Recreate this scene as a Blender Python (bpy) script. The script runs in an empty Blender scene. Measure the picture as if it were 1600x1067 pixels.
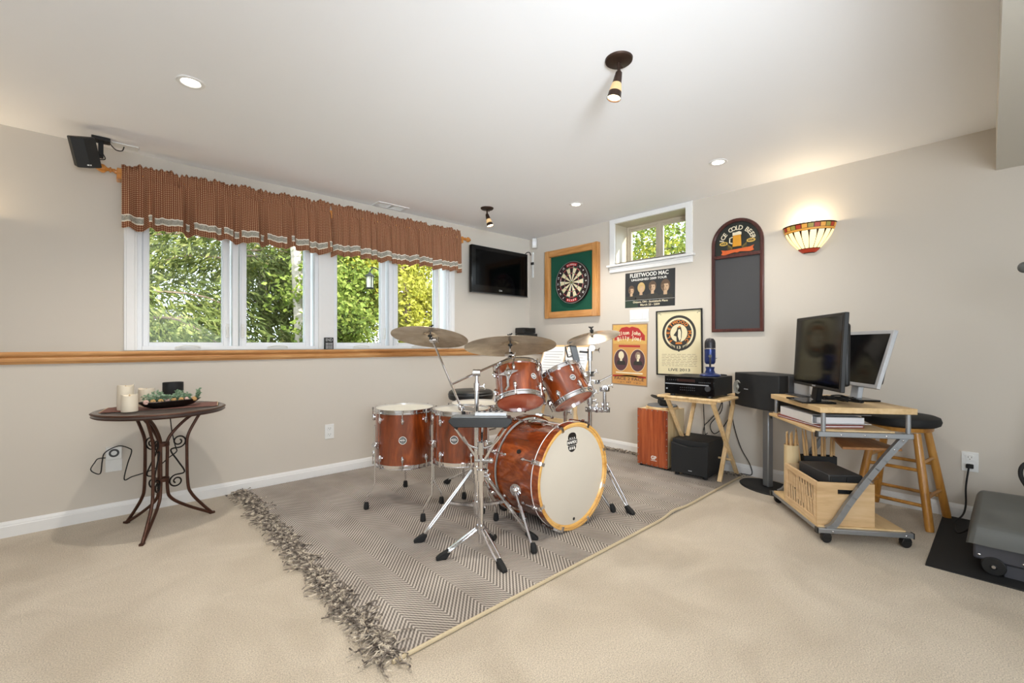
import bpy, bmesh, math, random
from mathutils import Vector, Matrix, Quaternion, Euler
R = math.radians
random.seed(7)
scene = bpy.context.scene
C = scene.collection

# ---------------------------------------------------------------- camera
cam_d = bpy.data.cameras.new('camera'); cam = bpy.data.objects.new('camera', cam_d); C.objects.link(cam)
cam.location = (0, 0, 1.04)
cam.rotation_euler = (R(90), 0, R(-42.537))
cam_d.sensor_width = 36; cam_d.lens = 704.8/1600*36; cam_d.shift_y = 4.4/1600
cam_d.clip_start = 0.02
scene.camera = cam

# ---------------------------------------------------------------- world, sun, fill lamps, exposure
world = bpy.data.worlds.new('world'); scene.world = world; world.use_nodes = True
wn = world.node_tree.nodes; bgn = wn['Background']
bgn.inputs['Color'].default_value = (0.80, 0.90, 1.0, 1); bgn.inputs['Strength'].default_value = 4.5
def light(name, kind, loc, energy, color=(1, 1, 1), rot=None, look=None, **kw):
    d = bpy.data.lights.new(name, kind); d.energy = energy; d.color = color
    for k, v in kw.items(): setattr(d, k, v)
    o = bpy.data.objects.new(name, d); C.objects.link(o); o.location = loc
    if look is not None: o.rotation_euler = Vector(look).to_track_quat('-Z', 'Y').to_euler()
    elif rot: o.rotation_euler = rot
    return o
light('sun', 'SUN', (0, -6, 8), 9.5, (1, .94, .82), look=(-.28, .80, -.33), angle=R(.6))
# unseen area fills added in front of the closed walls behind the camera
light('left_fill', 'AREA', (-2.35, -.3, 1.0), 34, (.82, .92, 1.0), look=(1, .2, .5), shape='RECTANGLE', size=2.6, size_y=1.9)
light('rear_fill', 'AREA', (1.3, -2.9, 1.0), 42, (.82, .92, 1.0), look=(.35, 1, .5), shape='RECTANGLE', size=3.4, size_y=1.6)
# unseen area lamps added behind the camera to brighten ceiling and far corner
light('ceiling_fill', 'AREA', (-.05, -.75, 1.25), 48, (.88, .94, 1.0), look=(.7, .85, .85), shape='DISK', size=.9)
light('corner_fill', 'AREA', (-.05, -.85, 1.35), 14, (.84, .93, 1.0), look=(3.7, 4.5, .62), shape='DISK', size=.7, spread=R(62))  # narrow added lamp, aimed straight at the far corner
vs = scene.view_settings
vs.view_transform = 'Standard'; vs.look = 'None'; vs.gamma = 1.0; vs.use_curve_mapping = False
vs.exposure = 0.08
scene.cycles.max_bounces = 7; scene.cycles.diffuse_bounces = 4; scene.cycles.glossy_bounces = 3; scene.cycles.transparent_max_bounces = 24

# ---------------------------------------------------------------- materials
def lin(c):
    if isinstance(c, str): c = tuple(int(c[i:i+2], 16) for i in (0, 2, 4))
    return tuple((x/255/12.92 if x/255 <= .04045 else ((x/255+.055)/1.055)**2.4) for x in c[:3]) + (1,)
MATS = {}
def base(name, col, rough=.5, metal=0, spec=.5, coat=0, emit=None, es=0):
    m = bpy.data.materials.new(name); m.use_nodes = True; nt = m.node_tree; b = nt.nodes['Principled BSDF']
    b.inputs['Base Color'].default_value = lin(col); b.inputs['Roughness'].default_value = rough
    b.inputs['Metallic'].default_value = metal; b.inputs['Specular IOR Level'].default_value = spec
    b.inputs['Coat Weight'].default_value = coat; b.inputs['Coat Roughness'].default_value = .05
    if emit: b.inputs['Emission Color'].default_value = lin(emit); b.inputs['Emission Strength'].default_value = es
    MATS[name] = m
    return m, nt, b
def N(nt, t, **kw):
    n = nt.nodes.new(t)
    for k, v in kw.items():
        if k in n.inputs: n.inputs[k].default_value = v
        else: setattr(n, k, v)
    return n
def ramp(nt, fac, cols):
    r = N(nt, 'ShaderNodeValToRGB'); e = r.color_ramp.elements
    while len(e) < len(cols): e.new(.5)
    for i, (p, c) in enumerate(cols): e[i].position = p; e[i].color = lin(c)
    nt.links.new(fac, r.inputs[0]); return r.outputs[0]
def coords(nt, scale=(1, 1, 1), kind='Object', rot=(0, 0, 0)):
    t = N(nt, 'ShaderNodeTexCoord'); mp = N(nt, 'ShaderNodeMapping')
    mp.inputs['Scale'].default_value = scale; mp.inputs['Rotation'].default_value = rot
    nt.links.new(t.outputs[kind], mp.inputs[0]); return mp.outputs[0]
def bump(nt, b, h, strength=.3, dist=.002):
    n = N(nt, 'ShaderNodeBump'); n.inputs['Strength'].default_value = strength; n.inputs['Distance'].default_value = dist
    nt.links.new(h, n.inputs['Height']); nt.links.new(n.outputs[0], b.inputs['Normal'])
def plain(name, col, rough=.5, metal=0, var=.06, scale=30, bstr=0, **kw):
    """colour with a faint mottling, so that no surface is dead flat"""
    m, nt, b = base(name, col, rough, metal, **kw)
    c = lin(col); v = coords(nt); n = N(nt, 'ShaderNodeTexNoise', Scale=scale, Detail=4.0); nt.links.new(v, n.inputs['Vector'])
    mx = N(nt, 'ShaderNodeMix', data_type='RGBA'); nt.links.new(n.outputs[0], mx.inputs[0])
    mx.inputs[6].default_value = tuple(x*(1-var) for x in c[:3])+(1,); mx.inputs[7].default_value = tuple(min(1, x*(1+var)) for x in c[:3])+(1,)
    nt.links.new(mx.outputs[2], b.inputs['Base Color'])
    if bstr: bump(nt, b, n.outputs[0], bstr, .001)
    return m
def wood(name, dark, mid, lightc, axis=2, scale=14, rough=.4, coat=0, stretch=.09, bstr=.05):
    m, nt, b = base(name, mid, rough, coat=coat)
    s = [1, 1, 1]; s[axis] = stretch
    v = coords(nt, s)
    n = N(nt, 'ShaderNodeTexNoise', Scale=scale, Detail=6.0, Roughness=.62, Distortion=.4); nt.links.new(v, n.inputs['Vector'])
    n2 = N(nt, 'ShaderNodeTexNoise', Scale=scale*7, Detail=3.0); nt.links.new(v, n2.inputs['Vector'])
    a = N(nt, 'ShaderNodeMath', operation='MULTIPLY_ADD'); a.inputs[1].default_value = .3; nt.links.new(n2.outputs[0], a.inputs[0]); nt.links.new(n.outputs[0], a.inputs[2])
    nt.links.new(ramp(nt, a.outputs[0], [(.45, dark), (.64, mid), (.85, lightc)]), b.inputs['Base Color'])
    if bstr: bump(nt, b, a.outputs[0], bstr, .001)
    return m
def wall_paint(name, col):
    m, nt, b = base(name, col, .62, spec=.3)
    v = coords(nt); n = N(nt, 'ShaderNodeTexNoise', Scale=220.0, Detail=3.0); nt.links.new(v, n.inputs['Vector'])
    bump(nt, b, n.outputs[0], .08, .001)
    n2 = N(nt, 'ShaderNodeTexNoise', Scale=1.2, Detail=2.0); nt.links.new(v, n2.inputs['Vector'])
    c = lin(col); mx = N(nt, 'ShaderNodeMix', data_type='RGBA'); nt.links.new(n2.outputs[0], mx.inputs[0])
    mx.inputs[6].default_value = tuple(x*.97 for x in c[:3])+(1,); mx.inputs[7].default_value = tuple(x*1.03 for x in c[:3])+(1,)
    nt.links.new(mx.outputs[2], b.inputs['Base Color'])
wall_paint('wall', (206, 198, 187)); wall_paint('ceiling', (244, 244, 246)); wall_paint('soffit', (206, 202, 192))
plain('white_trim', (232, 231, 230), .35, var=.02); plain('vinyl', (232, 234, 238), .3, var=.015)
plain('taupe_vinyl', (190, 178, 158), .4, var=.03); plain('white_plastic', (228, 228, 226), .35, var=.02)
wood('oak', (164, 108, 58), (196, 140, 84), (216, 166, 110), axis=0, scale=22, rough=.35, coat=.2)
wood('oak_v', (150, 88, 40), (188, 122, 62), (210, 150, 90), axis=2, scale=22, rough=.35, coat=.2)
wood('oak_y', (150, 88, 40), (188, 122, 62), (210, 150, 90), axis=1, scale=22, rough=.35, coat=.2)
plain('black_plastic', (20, 20, 21), .42, var=.2); plain('black_matte', (26, 26, 27), .7, var=.2, bstr=.1, scale=300)
plain('black_gloss', (10, 10, 11), .14, var=.1, spec=.3); plain('screen', (4, 4, 5), .10, var=.05, spec=.12)
plain('rubber', (22, 22, 23), .75, var=.2, scale=80, bstr=.2); plain('dark_grey', (58, 58, 60), .5, var=.1)
plain('chrome', (222, 222, 225), .13, 1, var=.03); plain('steel', (160, 160, 162), .32, 1, var=.06)
plain('silver_paint', (150, 152, 155), .35, .6, var=.05); plain('silver_plastic', (186, 187, 190), .35, .2, var=.03)
plain('bronze', (66, 50, 42), .42, .75, var=.25, scale=60); plain('rust_iron', (78, 50, 38), .45, .6, var=.45, scale=40)
plain('dark_iron', (34, 28, 26), .4, .7, var=.2)
# drums: stained burl under thick lacquer
def lacquer(name, axis, st):
    m, nt, b = base(name, (150, 66, 20), .22, coat=1.0)
    s = [1, 1, 1]; s[axis] = st; v = coords(nt, s)
    n = N(nt, 'ShaderNodeTexNoise', Scale=9.0, Detail=7.0, Roughness=.6, Distortion=1.2); nt.links.new(v, n.inputs['Vector'])
    n2 = N(nt, 'ShaderNodeTexNoise', Scale=60.0, Detail=3.0); nt.links.new(v, n2.inputs['Vector'])
    a = N(nt, 'ShaderNodeMath', operation='MULTIPLY_ADD'); a.inputs[1].default_value = .25; nt.links.new(n2.outputs[0], a.inputs[0]); nt.links.new(n.outputs[0], a.inputs[2])
    nt.links.new(ramp(nt, a.outputs[0], [(.35, (62, 24, 8)), (.62, (118, 50, 16)), (.85, (170, 84, 34))]), b.inputs['Base Color'])
lacquer('drum_lacquer', 2, .22); lacquer('bass_lacquer', 2, .45)
wood('maple_hoop', (196, 140, 66), (222, 170, 92), (236, 190, 116), axis=0, scale=16, rough=.25, coat=.6)
plain('drum_head', (222, 216, 204), .5, var=.02, scale=8); plain('bass_head', (212, 203, 188), .55, var=.03, scale=6)
def clear_head():
    m, nt, b = base('clear_head', (196, 92, 70), .16, coat=.3)
    v = coords(nt); n = N(nt, 'ShaderNodeTexNoise', Scale=6.0, Detail=2.0); nt.links.new(v, n.inputs['Vector'])
    nt.links.new(ramp(nt, n.outputs[0], [(.3, (150, 58, 40)), (.7, (206, 120, 92))]), b.inputs['Base Color'])
clear_head()
def cymbal_mat():
    m, nt, b = base('cymbal', (190, 160, 120), .3, 1)
    v = coords(nt); sep = N(nt, 'ShaderNodeSeparateXYZ'); nt.links.new(v, sep.inputs[0])
    ln = N(nt, 'ShaderNodeVectorMath', operation='LENGTH'); nt.links.new(v, ln.inputs[0])
    w = N(nt, 'ShaderNodeTexNoise', noise_dimensions='1D', Scale=260.0, Detail=3.0); nt.links.new(ln.outputs['Value'], w.inputs['W'])
    n = N(nt, 'ShaderNodeTexNoise', Scale=14.0, Detail=3.0); nt.links.new(v, n.inputs['Vector'])
    nt.links.new(ramp(nt, n.outputs[0], [(.3, (182, 164, 142)), (.7, (220, 206, 186))]), b.inputs['Base Color'])
    bump(nt, b, w.outputs[0], .25, .0006)
    b.inputs['Roughness'].default_value = .24
cymbal_mat()
# carpet
def carpet():
    m, nt, b = base('carpet', (226, 210, 186), .95, spec=.1)
    v = coords(nt)
    n1 = N(nt, 'ShaderNodeTexNoise', Scale=230.0, Detail=4.0, Roughness=.7); n2 = N(nt, 'ShaderNodeTexNoise', Scale=2.6, Detail=5.0, Distortion=.8); n3 = N(nt, 'ShaderNodeTexNoise', Scale=110.0, Detail=3.0)
    for n in (n1, n2, n3): nt.links.new(v, n.inputs['Vector'])
    c2 = ramp(nt, n2.outputs[0], [(.35, (214, 200, 180)), (.65, (232, 219, 200))])
    mx = N(nt, 'ShaderNodeMix', data_type='RGBA', blend_type='MULTIPLY'); mx.inputs[0].default_value = 1
    nt.links.new(c2, mx.inputs[6]); nt.links.new(ramp(nt, n1.outputs[0], [(.34, (188, 184, 180)), (.60, (255, 254, 252))]), mx.inputs[7])
    nt.links.new(mx.outputs[2], b.inputs['Base Color'])
    a = N(nt, 'ShaderNodeMath', operation='ADD'); nt.links.new(n1.outputs[0], a.inputs[0]); nt.links.new(n3.outputs[0], a.inputs[1])
    bump(nt, b, a.outputs[0], .7, .008)
    b.inputs['Sheen Weight'].default_value = .25
carpet()
# herringbone rug: bands along Y, ribs that change slant from band to band
def rug_mat():
    m, nt, b = base('rug_weave', (140, 130, 120), .95, spec=.1)
    v = coords(nt); sep = N(nt, 'ShaderNodeSeparateXYZ'); nt.links.new(v, sep.inputs[0])
    def M(op, a, c=None, d=None):
        n = N(nt, 'ShaderNodeMath', operation=op)
        for i, x in enumerate((a, c, d)):
            if x is None: continue
            if isinstance(x, (int, float)): n.inputs[i].default_value = x
            else: nt.links.new(x, n.inputs[i])
        return n.outputs[0]
    X, Y = sep.outputs[0], sep.outputs[1]
    tri = M('PINGPONG', X, .135)
    ph = M('MULTIPLY_ADD', tri, 1.15, Y)
    st = M('FRACT', M('MULTIPLY', ph, 1/.0215))
    st = M('PINGPONG', M('MULTIPLY', st, 2.0), 1.0)
    knot = M('PINGPONG', M('MULTIPLY', X, 1/.0058), 1.0)
    nz = N(nt, 'ShaderNodeTexNoise', Scale=260.0, Detail=2.0); nt.links.new(v, nz.inputs['Vector'])
    n2 = N(nt, 'ShaderNodeTexNoise', Scale=3.0, Detail=2.0); nt.links.new(v, n2.inputs['Vector'])
    h = M('ADD', M('MULTIPLY', st, .75), M('ADD', M('MULTIPLY', knot, .16), M('MULTIPLY', nz.outputs[0], .22)))
    col = ramp(nt, h, [(.28, (112, 108, 106)), (.55, (160, 155, 151)), (.82, (204, 199, 194))])
    mx = N(nt, 'ShaderNodeMix', data_type='RGBA', blend_type='MULTIPLY'); mx.inputs[0].default_value = 1; nt.links.new(col, mx.inputs[6])
    nt.links.new(ramp(nt, n2.outputs[0], [(.35, (224, 218, 212)), (.65, (255, 250, 244))]), mx.inputs[7])
    nt.links.new(mx.outputs[2], b.inputs['Base Color'])
    bump(nt, b, h, .7, .004)
rug_mat()

def fringe_mat():
    m, nt, b = base('fringe', (130, 120, 110), .95, spec=.1)
    v = coords(nt); n = N(nt, 'ShaderNodeTexNoise', Scale=42.0, Detail=4.0); nt.links.new(v, n.inputs['Vector'])
    nt.links.new(ramp(nt, n.outputs[0], [(.36, (84, 76, 70)), (.5, (140, 130, 120)), (.62, (206, 194, 176))]), b.inputs['Base Color'])
fringe_mat(); plain('rug_binding', (196, 180, 150), .9, var=.15, scale=200)
# valance check and trim (UV in metres)
def check_cloth():
    m, nt, b = base('check_cloth', (150, 88, 60), .9, spec=.1)
    t = N(nt, 'ShaderNodeTexCoord'); sep = N(nt, 'ShaderNodeSeparateXYZ'); nt.links.new(t.outputs['UV'], sep.inputs[0])
    def stripe(o):
        a = N(nt, 'ShaderNodeMath', operation='MULTIPLY'); a.inputs[1].default_value = 1/.0125; nt.links.new(o, a.inputs[0])
        f = N(nt, 'ShaderNodeMath', operation='FRACT'); nt.links.new(a.outputs[0], f.inputs[0])
        l = N(nt, 'ShaderNodeMath', operation='LESS_THAN'); l.inputs[1].default_value = .32; nt.links.new(f.outputs[0], l.inputs[0]); return l.outputs[0]
    s = N(nt, 'ShaderNodeMath', operation='ADD'); nt.links.new(stripe(sep.outputs[0]), s.inputs[0]); nt.links.new(stripe(sep.outputs[1]), s.inputs[1])
    h = N(nt, 'ShaderNodeMath', operation='MULTIPLY'); h.inputs[1].default_value = .5; nt.links.new(s.outputs[0], h.inputs[0])
    nt.links.new(ramp(nt, h.outputs[0], [(0, (112, 64, 46)), (.5, (152, 104, 78)), (1, (218, 190, 150))]), b.inputs['Base Color'])
    b.inputs['Subsurface Weight'].default_value = 0
check_cloth()
def trim_cloth():
    m, nt, b = base('trim_cloth', (220, 212, 196), .9, spec=.1)
    t = N(nt, 'ShaderNodeTexCoord'); sep = N(nt, 'ShaderNodeSeparateXYZ'); nt.links.new(t.outputs['UV'], sep.inputs[0])
    n = N(nt, 'ShaderNodeTexNoise', Scale=95.0, Detail=2.0, Distortion=1.5); nt.links.new(t.outputs['UV'], n.inputs['Vector'])
    r = ramp(nt, n.outputs[0], [(.42, (86, 84, 78)), (.58, (206, 200, 186))])
    r2 = N(nt, 'ShaderNodeMath', operation='PINGPONG'); r2.inputs[1].default_value = .5; nt.links.new(sep.outputs[1], r2.inputs[0])
    g = N(nt, 'ShaderNodeMath', operation='GREATER_THAN'); g.inputs[1].default_value = .17; nt.links.new(r2.outputs[0], g.inputs[0])
    mx = N(nt, 'ShaderNodeMix', data_type='RGBA'); nt.links.new(g.outputs[0], mx.inputs[0]); mx.inputs[6].default_value = lin((224, 217, 203)); nt.links.new(r, mx.inputs[7])
    nt.links.new(mx.outputs[2], b.inputs['Base Color'])
trim_cloth()
def glass(name, tint=(1, 1, 1)):
    m = bpy.data.materials.new(name); m.use_nodes = True; nt = m.node_tree; nt.nodes.clear()
    o = N(nt, 'ShaderNodeOutputMaterial'); tr = N(nt, 'ShaderNodeBsdfTransparent'); gl = N(nt, 'ShaderNodeBsdfGlossy'); gl.inputs['Roughness'].default_value = .02
    tr.inputs[0].default_value = tint+(1,)
    lw = N(nt, 'ShaderNodeLayerWeight'); lw.inputs[0].default_value = .5; mx = N(nt, 'ShaderNodeMixShader')
    pw = N(nt, 'ShaderNodeMath', operation='POWER'); pw.inputs[1].default_value = 5; nt.links.new(lw.outputs['Facing'], pw.inputs[0])
    fr = N(nt, 'ShaderNodeMath', operation='MULTIPLY_ADD'); fr.inputs[1].default_value = .7; fr.inputs[2].default_value = .022; nt.links.new(pw.outputs[0], fr.inputs[0])
    nt.links.new(fr.outputs[0], mx.inputs[0]); nt.links.new(tr.outputs[0], mx.inputs[1]); nt.links.new(gl.outputs[0], mx.inputs[2]); nt.links.new(mx.outputs[0], o.inputs[0])
    MATS[name] = m
glass('pane_glass', (.97, .985, .975))
# foliage: colour differs from leaf to leaf by position
def leaf(name, cols, scale=9.0):
    m, nt, b = base(name, cols[1], .6, spec=.2)
    v = coords(nt, kind='Object'); n = N(nt, 'ShaderNodeTexNoise', Scale=scale, Detail=5.0, Roughness=.7); nt.links.new(v, n.inputs['Vector'])
    r = ramp(nt, n.outputs[0], [(.32, cols[0]), (.52, cols[1]), (.7, cols[2])])
    nt.links.new(r, b.inputs['Base Color'])
    tl = N(nt, 'ShaderNodeBsdfTranslucent'); nt.links.new(r, tl.inputs[0]); mx = N(nt, 'ShaderNodeMixShader'); mx.inputs[0].default_value = .35
    o = nt.nodes['Material Output']; nt.links.new(b.outputs[0], mx.inputs[1]); nt.links.new(tl.outputs[0], mx.inputs[2]); nt.links.new(mx.outputs[0], o.inputs[0])
leaf('conifer_leaf', ((62, 78, 36), (124, 136, 74), (204, 200, 138)))
leaf('green_leaf', ((74, 100, 42), (138, 154, 70), (204, 206, 124)))
leaf('yellow_leaf', ((110, 118, 40), (182, 178, 72), (230, 222, 138)))
plain('bark', (120, 104, 90), .9, var=.5, scale=26, bstr=.6); plain('pale_bark', (190, 178, 166), .85, var=.35, scale=18, bstr=.5)
plain('grass_ground', (96, 104, 60), .95, var=.4, scale=8)

# ---------------------------------------------------------------- mesh helpers
def frame(d):
    d = Vector(d).normalized(); a = Vector((0, 0, 1)) if abs(d.z) < .9 else Vector((1, 0, 0))
    x = a.cross(d).normalized(); return x, d.cross(x).normalized(), d
def T3(loc=(0, 0, 0), rot=(0, 0, 0), sc=(1, 1, 1)):
    return Matrix.Translation(loc) @ Euler(rot).to_matrix().to_4x4() @ Matrix.Diagonal(tuple(sc)+(1,))
def axis_m(loc, d, spin=0):
    """local z along d"""
    x, y, z = frame(d); m = Matrix((x, y, z)).transposed().to_4x4(); m.translation = loc
    return m @ Matrix.Rotation(spin, 4, 'Z')
class MB:
    def __init__(s): s.v = []; s.f = []; s.mi = []; s.m = 0; s.uv = None; s.M = None
    def add(s, vs, fs):
        o = len(s.v)
        s.v += [(s.M @ Vector(p)) if s.M else Vector(p) for p in vs]
        for f in fs: s.f.append([i+o for i in f]); s.mi.append(s.m)
        return s
    def box(s, lo, hi, M=None):
        (a, b, c), (d, e, f) = lo, hi
        p = [(a, b, c), (d, b, c), (d, e, c), (a, e, c), (a, b, f), (d, b, f), (d, e, f), (a, e, f)]
        if M: p = [M @ Vector(q) for q in p]
        return s.add(p, [(0, 3, 2, 1), (4, 5, 6, 7), (0, 1, 5, 4), (1, 2, 6, 5), (2, 3, 7, 6), (3, 0, 4, 7)])
    def cbox(s, c, size, M=None):
        return s.box(*[tuple(c[i]+k*size[i]/2 for i in range(3)) for k in (-1, 1)], M)
    def bar(s, a, b, w, h, up=(0, 0, 1)):
        a, b = Vector(a), Vector(b); d = (b-a); L = d.length; d.normalize(); u = Vector(up); x = d.cross(u).normalized(); z = x.cross(d)
        m = Matrix((x, d, z)).transposed().to_4x4(); m.translation = a
        return s.box((-w/2, 0, -h/2), (w/2, L, h/2), m)
    def lathe(s, prof, n=24, M=None, a0=0, a1=2*math.pi, close=False):
        full = abs(a1-a0-2*math.pi) < 1e-6; k = n if full else n+1; vs = []; fs = []; P = len(prof)
        for i in range(k):
            t = a0+(a1-a0)*i/n; c, q = math.cos(t), math.sin(t)
            for r, z in prof:
                p = Vector((r*c, r*q, z)); vs.append(M @ p if M else p)
        for i in range(n):
            j = (i+1) % k
            for q in range(P-1+(1 if close else 0)):
                q2 = (q+1) % P
                if prof[q][0] == 0 and prof[q2][0] == 0: continue
                if prof[q][0] == 0: fs.append((i*P+q, j*P+q2, i*P+q2))
                elif prof[q2][0] == 0: fs.append((i*P+q, j*P+q, i*P+q2))
                else: fs.append((i*P+q, j*P+q, j*P+q2, i*P+q2))
        return s.add(vs, fs)
    def cyl(s, a, b, r, r2=None, n=16):
        a, b = Vector(a), Vector(b); L = (b-a).length; r2 = r if r2 is None else r2
        return s.lathe([(0, 0), (r, 0), (r2, L), (0, L)], n, axis_m(a, b-a))
    def tube(s, pts, r, n=8, closed=False):
        pts = [Vector(p) for p in pts]; K = len(pts); vs = []; fs = []; rs = r if isinstance(r, (list, tuple)) else [r]*K
        x = None
        for i, p in enumerate(pts):
            d = (pts[(i+1) % K]-pts[i-1]) if closed or 0 < i < K-1 else (pts[1]-pts[0] if i == 0 else pts[-1]-pts[-2])
            if d.length < 1e-9: d = Vector((0, 0, 1))
            d.normalize()
            if x is None: x = frame(d)[0]
            x = (x-d*x.dot(d)); x = x.normalized() if x.length > 1e-6 else frame(d)[0]
            y = d.cross(x)
            for k in range(n):
                t = 2*math.pi*k/n; vs.append(p+(x*math.cos(t)+y*math.sin(t))*rs[i])
        for i in range(K if closed else K-1):
            j = (i+1) % K
            for k in range(n): fs.append((i*n+k, i*n+(k+1) % n, j*n+(k+1) % n, j*n+k))
        if not closed: fs += [tuple(range(n-1, -1, -1)), tuple(range((K-1)*n, K*n))]
        return s.add(vs, fs)
    def ball(s, c, r, n=12, m=8, M=None):
        r = (r, r, r) if isinstance(r, (int, float)) else r
        mm = Matrix.Translation(c) @ (M or Matrix.Identity(4)) @ Matrix.Diagonal(tuple(r)+(1,))
        return s.lathe([(math.sin(math.pi*i/m) if 0 < i < m else 0, -math.cos(math.pi*i/m)) for i in range(m+1)], n, mm)
    def prism(s, poly, z0, z1, M=None):
        n = len(poly); vs = [(x, y, z0) for x, y in poly]+[(x, y, z1) for x, y in poly]
        if M: vs = [M @ Vector(p) for p in vs]
        return s.add(vs, [tuple(range(n-1, -1, -1)), tuple(range(n, 2*n))]+[(i, (i+1) % n, n+(i+1) % n, n+i) for i in range(n)])
    def ringprism(s, outer, inner, z0, z1, M=None):
        n = len(outer); vs = [(x, y, z0) for x, y in outer+inner]+[(x, y, z1) for x, y in outer+inner]
        if M: vs = [M @ Vector(p) for p in vs]
        fs = []
        for i in range(n):
            j = (i+1) % n
            fs += [(i, n+i, n+j, j), (2*n+i, 2*n+j, 3*n+j, 3*n+i), (i, j, 2*n+j, 2*n+i), (n+i, 3*n+i, 3*n+j, n+j)]
        return s.add(vs, fs)
    def build(s, name, mat, parent=None, bevel=0, world=False, smooth=35, kind=None, mesh_only=False):
        me = bpy.data.meshes.new(name)
        vs = s.v
        if world and parent is not None:
            inv = world_m(parent).inverted(); vs = [inv @ p for p in vs]
        me.from_pydata([tuple(p) for p in vs], [], s.f)
        for m in (mat if isinstance(mat, (list, tuple)) else [mat]): me.materials.append(MATS[m])
        me.polygons.foreach_set('material_index', s.mi)
        if s.uv:
            ul = me.uv_layers.new(name='uv')
            for lp in me.loops: ul.data[lp.index].uv = s.uv[lp.vertex_index]
        bm = bmesh.new(); bm.from_mesh(me); bmesh.ops.recalc_face_normals(bm, faces=bm.faces); bm.to_mesh(me); bm.free()
        me.shade_smooth(); me.set_sharp_from_angle(angle=R(smooth))
        if mesh_only: return me
        return place(name, me, parent, bevel=bevel, kind=kind)
def place(name, me, parent=None, loc=None, rot=None, M=None, bevel=0, kind=None):
    o = bpy.data.objects.new(name, me); C.objects.link(o)
    if parent is not None: o.parent = parent
    if M is not None: o.matrix_basis = M
    if loc is not None: o.location = loc
    if rot is not None: o.rotation_euler = rot
    if bevel:
        b = o.modifiers.new('bevel', 'BEVEL'); b.width = bevel; b.segments = 2; b.limit_method = 'ANGLE'; b.angle_limit = R(40)
    if kind: o['kind'] = kind
    return o
def world_m(o):
    m = o.matrix_basis.copy()
    if o.rotation_mode == 'XYZ': m = Matrix.LocRotScale(o.location, o.rotation_euler, o.scale)
    return world_m(o.parent) @ m if o.parent else m
def tag(o, label, cat, group=None):
    o['label'] = label; o['category'] = cat
    if group: o['group'] = group
    return o
def thing(name, label, cat, loc=(0, 0, 0), rotz=0, group=None, M=None):
    o = bpy.data.objects.new(name, None); C.objects.link(o); o.empty_display_size = .05
    if M is not None:
        l, q, sc = M.decompose(); o.location = l; o.rotation_euler = q.to_euler()
    else: o.location = loc; o.rotation_euler = (0, 0, rotz)
    return tag(o, label, cat, group)
def struct(o): o['kind'] = 'structure'; return o
def sroot(name, loc=(0, 0, 0)):
    o = bpy.data.objects.new(name, None); C.objects.link(o); o.location = loc; o.empty_display_size = .05; return struct(o)
FONT = bpy.data.fonts.load('<builtin>') if '<builtin>' in bpy.data.fonts else None
def text_mesh(s, size, width=None, bold=0, depth=.0004):
    cu = bpy.data.curves.new('t', 'FONT'); cu.body = s; cu.size = size; cu.align_x = 'CENTER'; cu.align_y = 'CENTER'; cu.extrude = depth; cu.offset = bold; cu.resolution_u = 3
    ob = bpy.data.objects.new('t', cu); C.objects.link(ob)
    dg = bpy.context.evaluated_depsgraph_get(); me = bpy.data.meshes.new_from_object(ob.evaluated_get(dg))
    bpy.data.objects.remove(ob); bpy.data.curves.remove(cu)
    xs = [v.co.x for v in me.vertices]
    if width and xs:
        k = width/(max(xs)-min(xs)); c = (max(xs)+min(xs))/2
        for v in me.vertices: v.co.x = (v.co.x-c)*k
    return me
def add_text(mb, s, size, M, width=None, bold=0, depth=.0004):
    me = text_mesh(s, size, width, bold, depth)
    mb.add([M @ v.co for v in me.vertices], [tuple(p.vertices) for p in me.polygons]); bpy.data.meshes.remove(me)
def arc_text(mb, s, size, cx, cy, r, a0, a1, M, z=0, flip=False, bold=0):
    """letters on an arc from angle a0 to a1 (degrees, clockwise when a1<a0)"""
    n = len(s)
    for i, ch in enumerate(s):
        if ch == ' ': continue
        a = R(a0+(a1-a0)*i/(n-1)); sp = a-math.pi/2+(math.pi if flip else 0)
        add_text(mb, ch, size, M @ Matrix.Translation((cx+r*math.cos(a), cy+r*math.sin(a), z)) @ Matrix.Rotation(sp, 4, 'Z'), bold=bold)
def WRM(y, z, off=0):
    """right wall: local x to the right as seen from the room (-Y), local y up, local z out of the wall (-X)"""
    m = Matrix(((0, 0, -1), (-1, 0, 0), (0, 1, 0))).to_4x4(); m.translation = (3.807-off, y, z); return m
def WLM(x, z, Y=3.842, off=0):
    """window wall: local x = +X, local y up, local z out of the wall (-Y)"""
    m = Matrix(((1, 0, 0), (0, 0, -1), (0, 1, 0))).to_4x4(); m.translation = (x, Y-off, z); return m
def circle(r, n=24, cx=0, cy=0, a0=0): return [(cx+r*math.cos(a0+2*math.pi*i/n), cy+r*math.sin(a0+2*math.pi*i/n)) for i in range(n)]
def rect(x0, y0, x1, y1): return [(x0, y0), (x1, y0), (x1, y1), (x0, y1)]
def spline(pts, k=6):
    """Catmull-Rom through pts"""
    P = [Vector(p) for p in pts]; P = [P[0]*2-P[1]]+P+[P[-1]*2-P[-2]]; out = []
    for i in range(1, len(P)-2):
        for j in range(k):
            t = j/k; a, b, c, d = P[i-1], P[i], P[i+1], P[i+2]
            out.append(.5*((2*b)+(c-a)*t+(2*a-5*b+4*c-d)*t*t+(3*b-a-3*c+d)*t**3))
    return out+[P[-2]]

# ---------------------------------------------------------------- the room
XW, YW, YB, HC = 3.807, 3.842, 3.640, 2.287
XL, YF = -2.6, -3.2
b = MB().box((XL-.2, YF-.2, -.12), (XW+.26, YW+.26, 0)); struct(b.build('floor', 'carpet'))
b = MB().box((XL-.2, YF-.2, HC), (XW+.26, YW+.26, HC+.15)); struct(b.build('ceiling', 'ceiling'))
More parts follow.
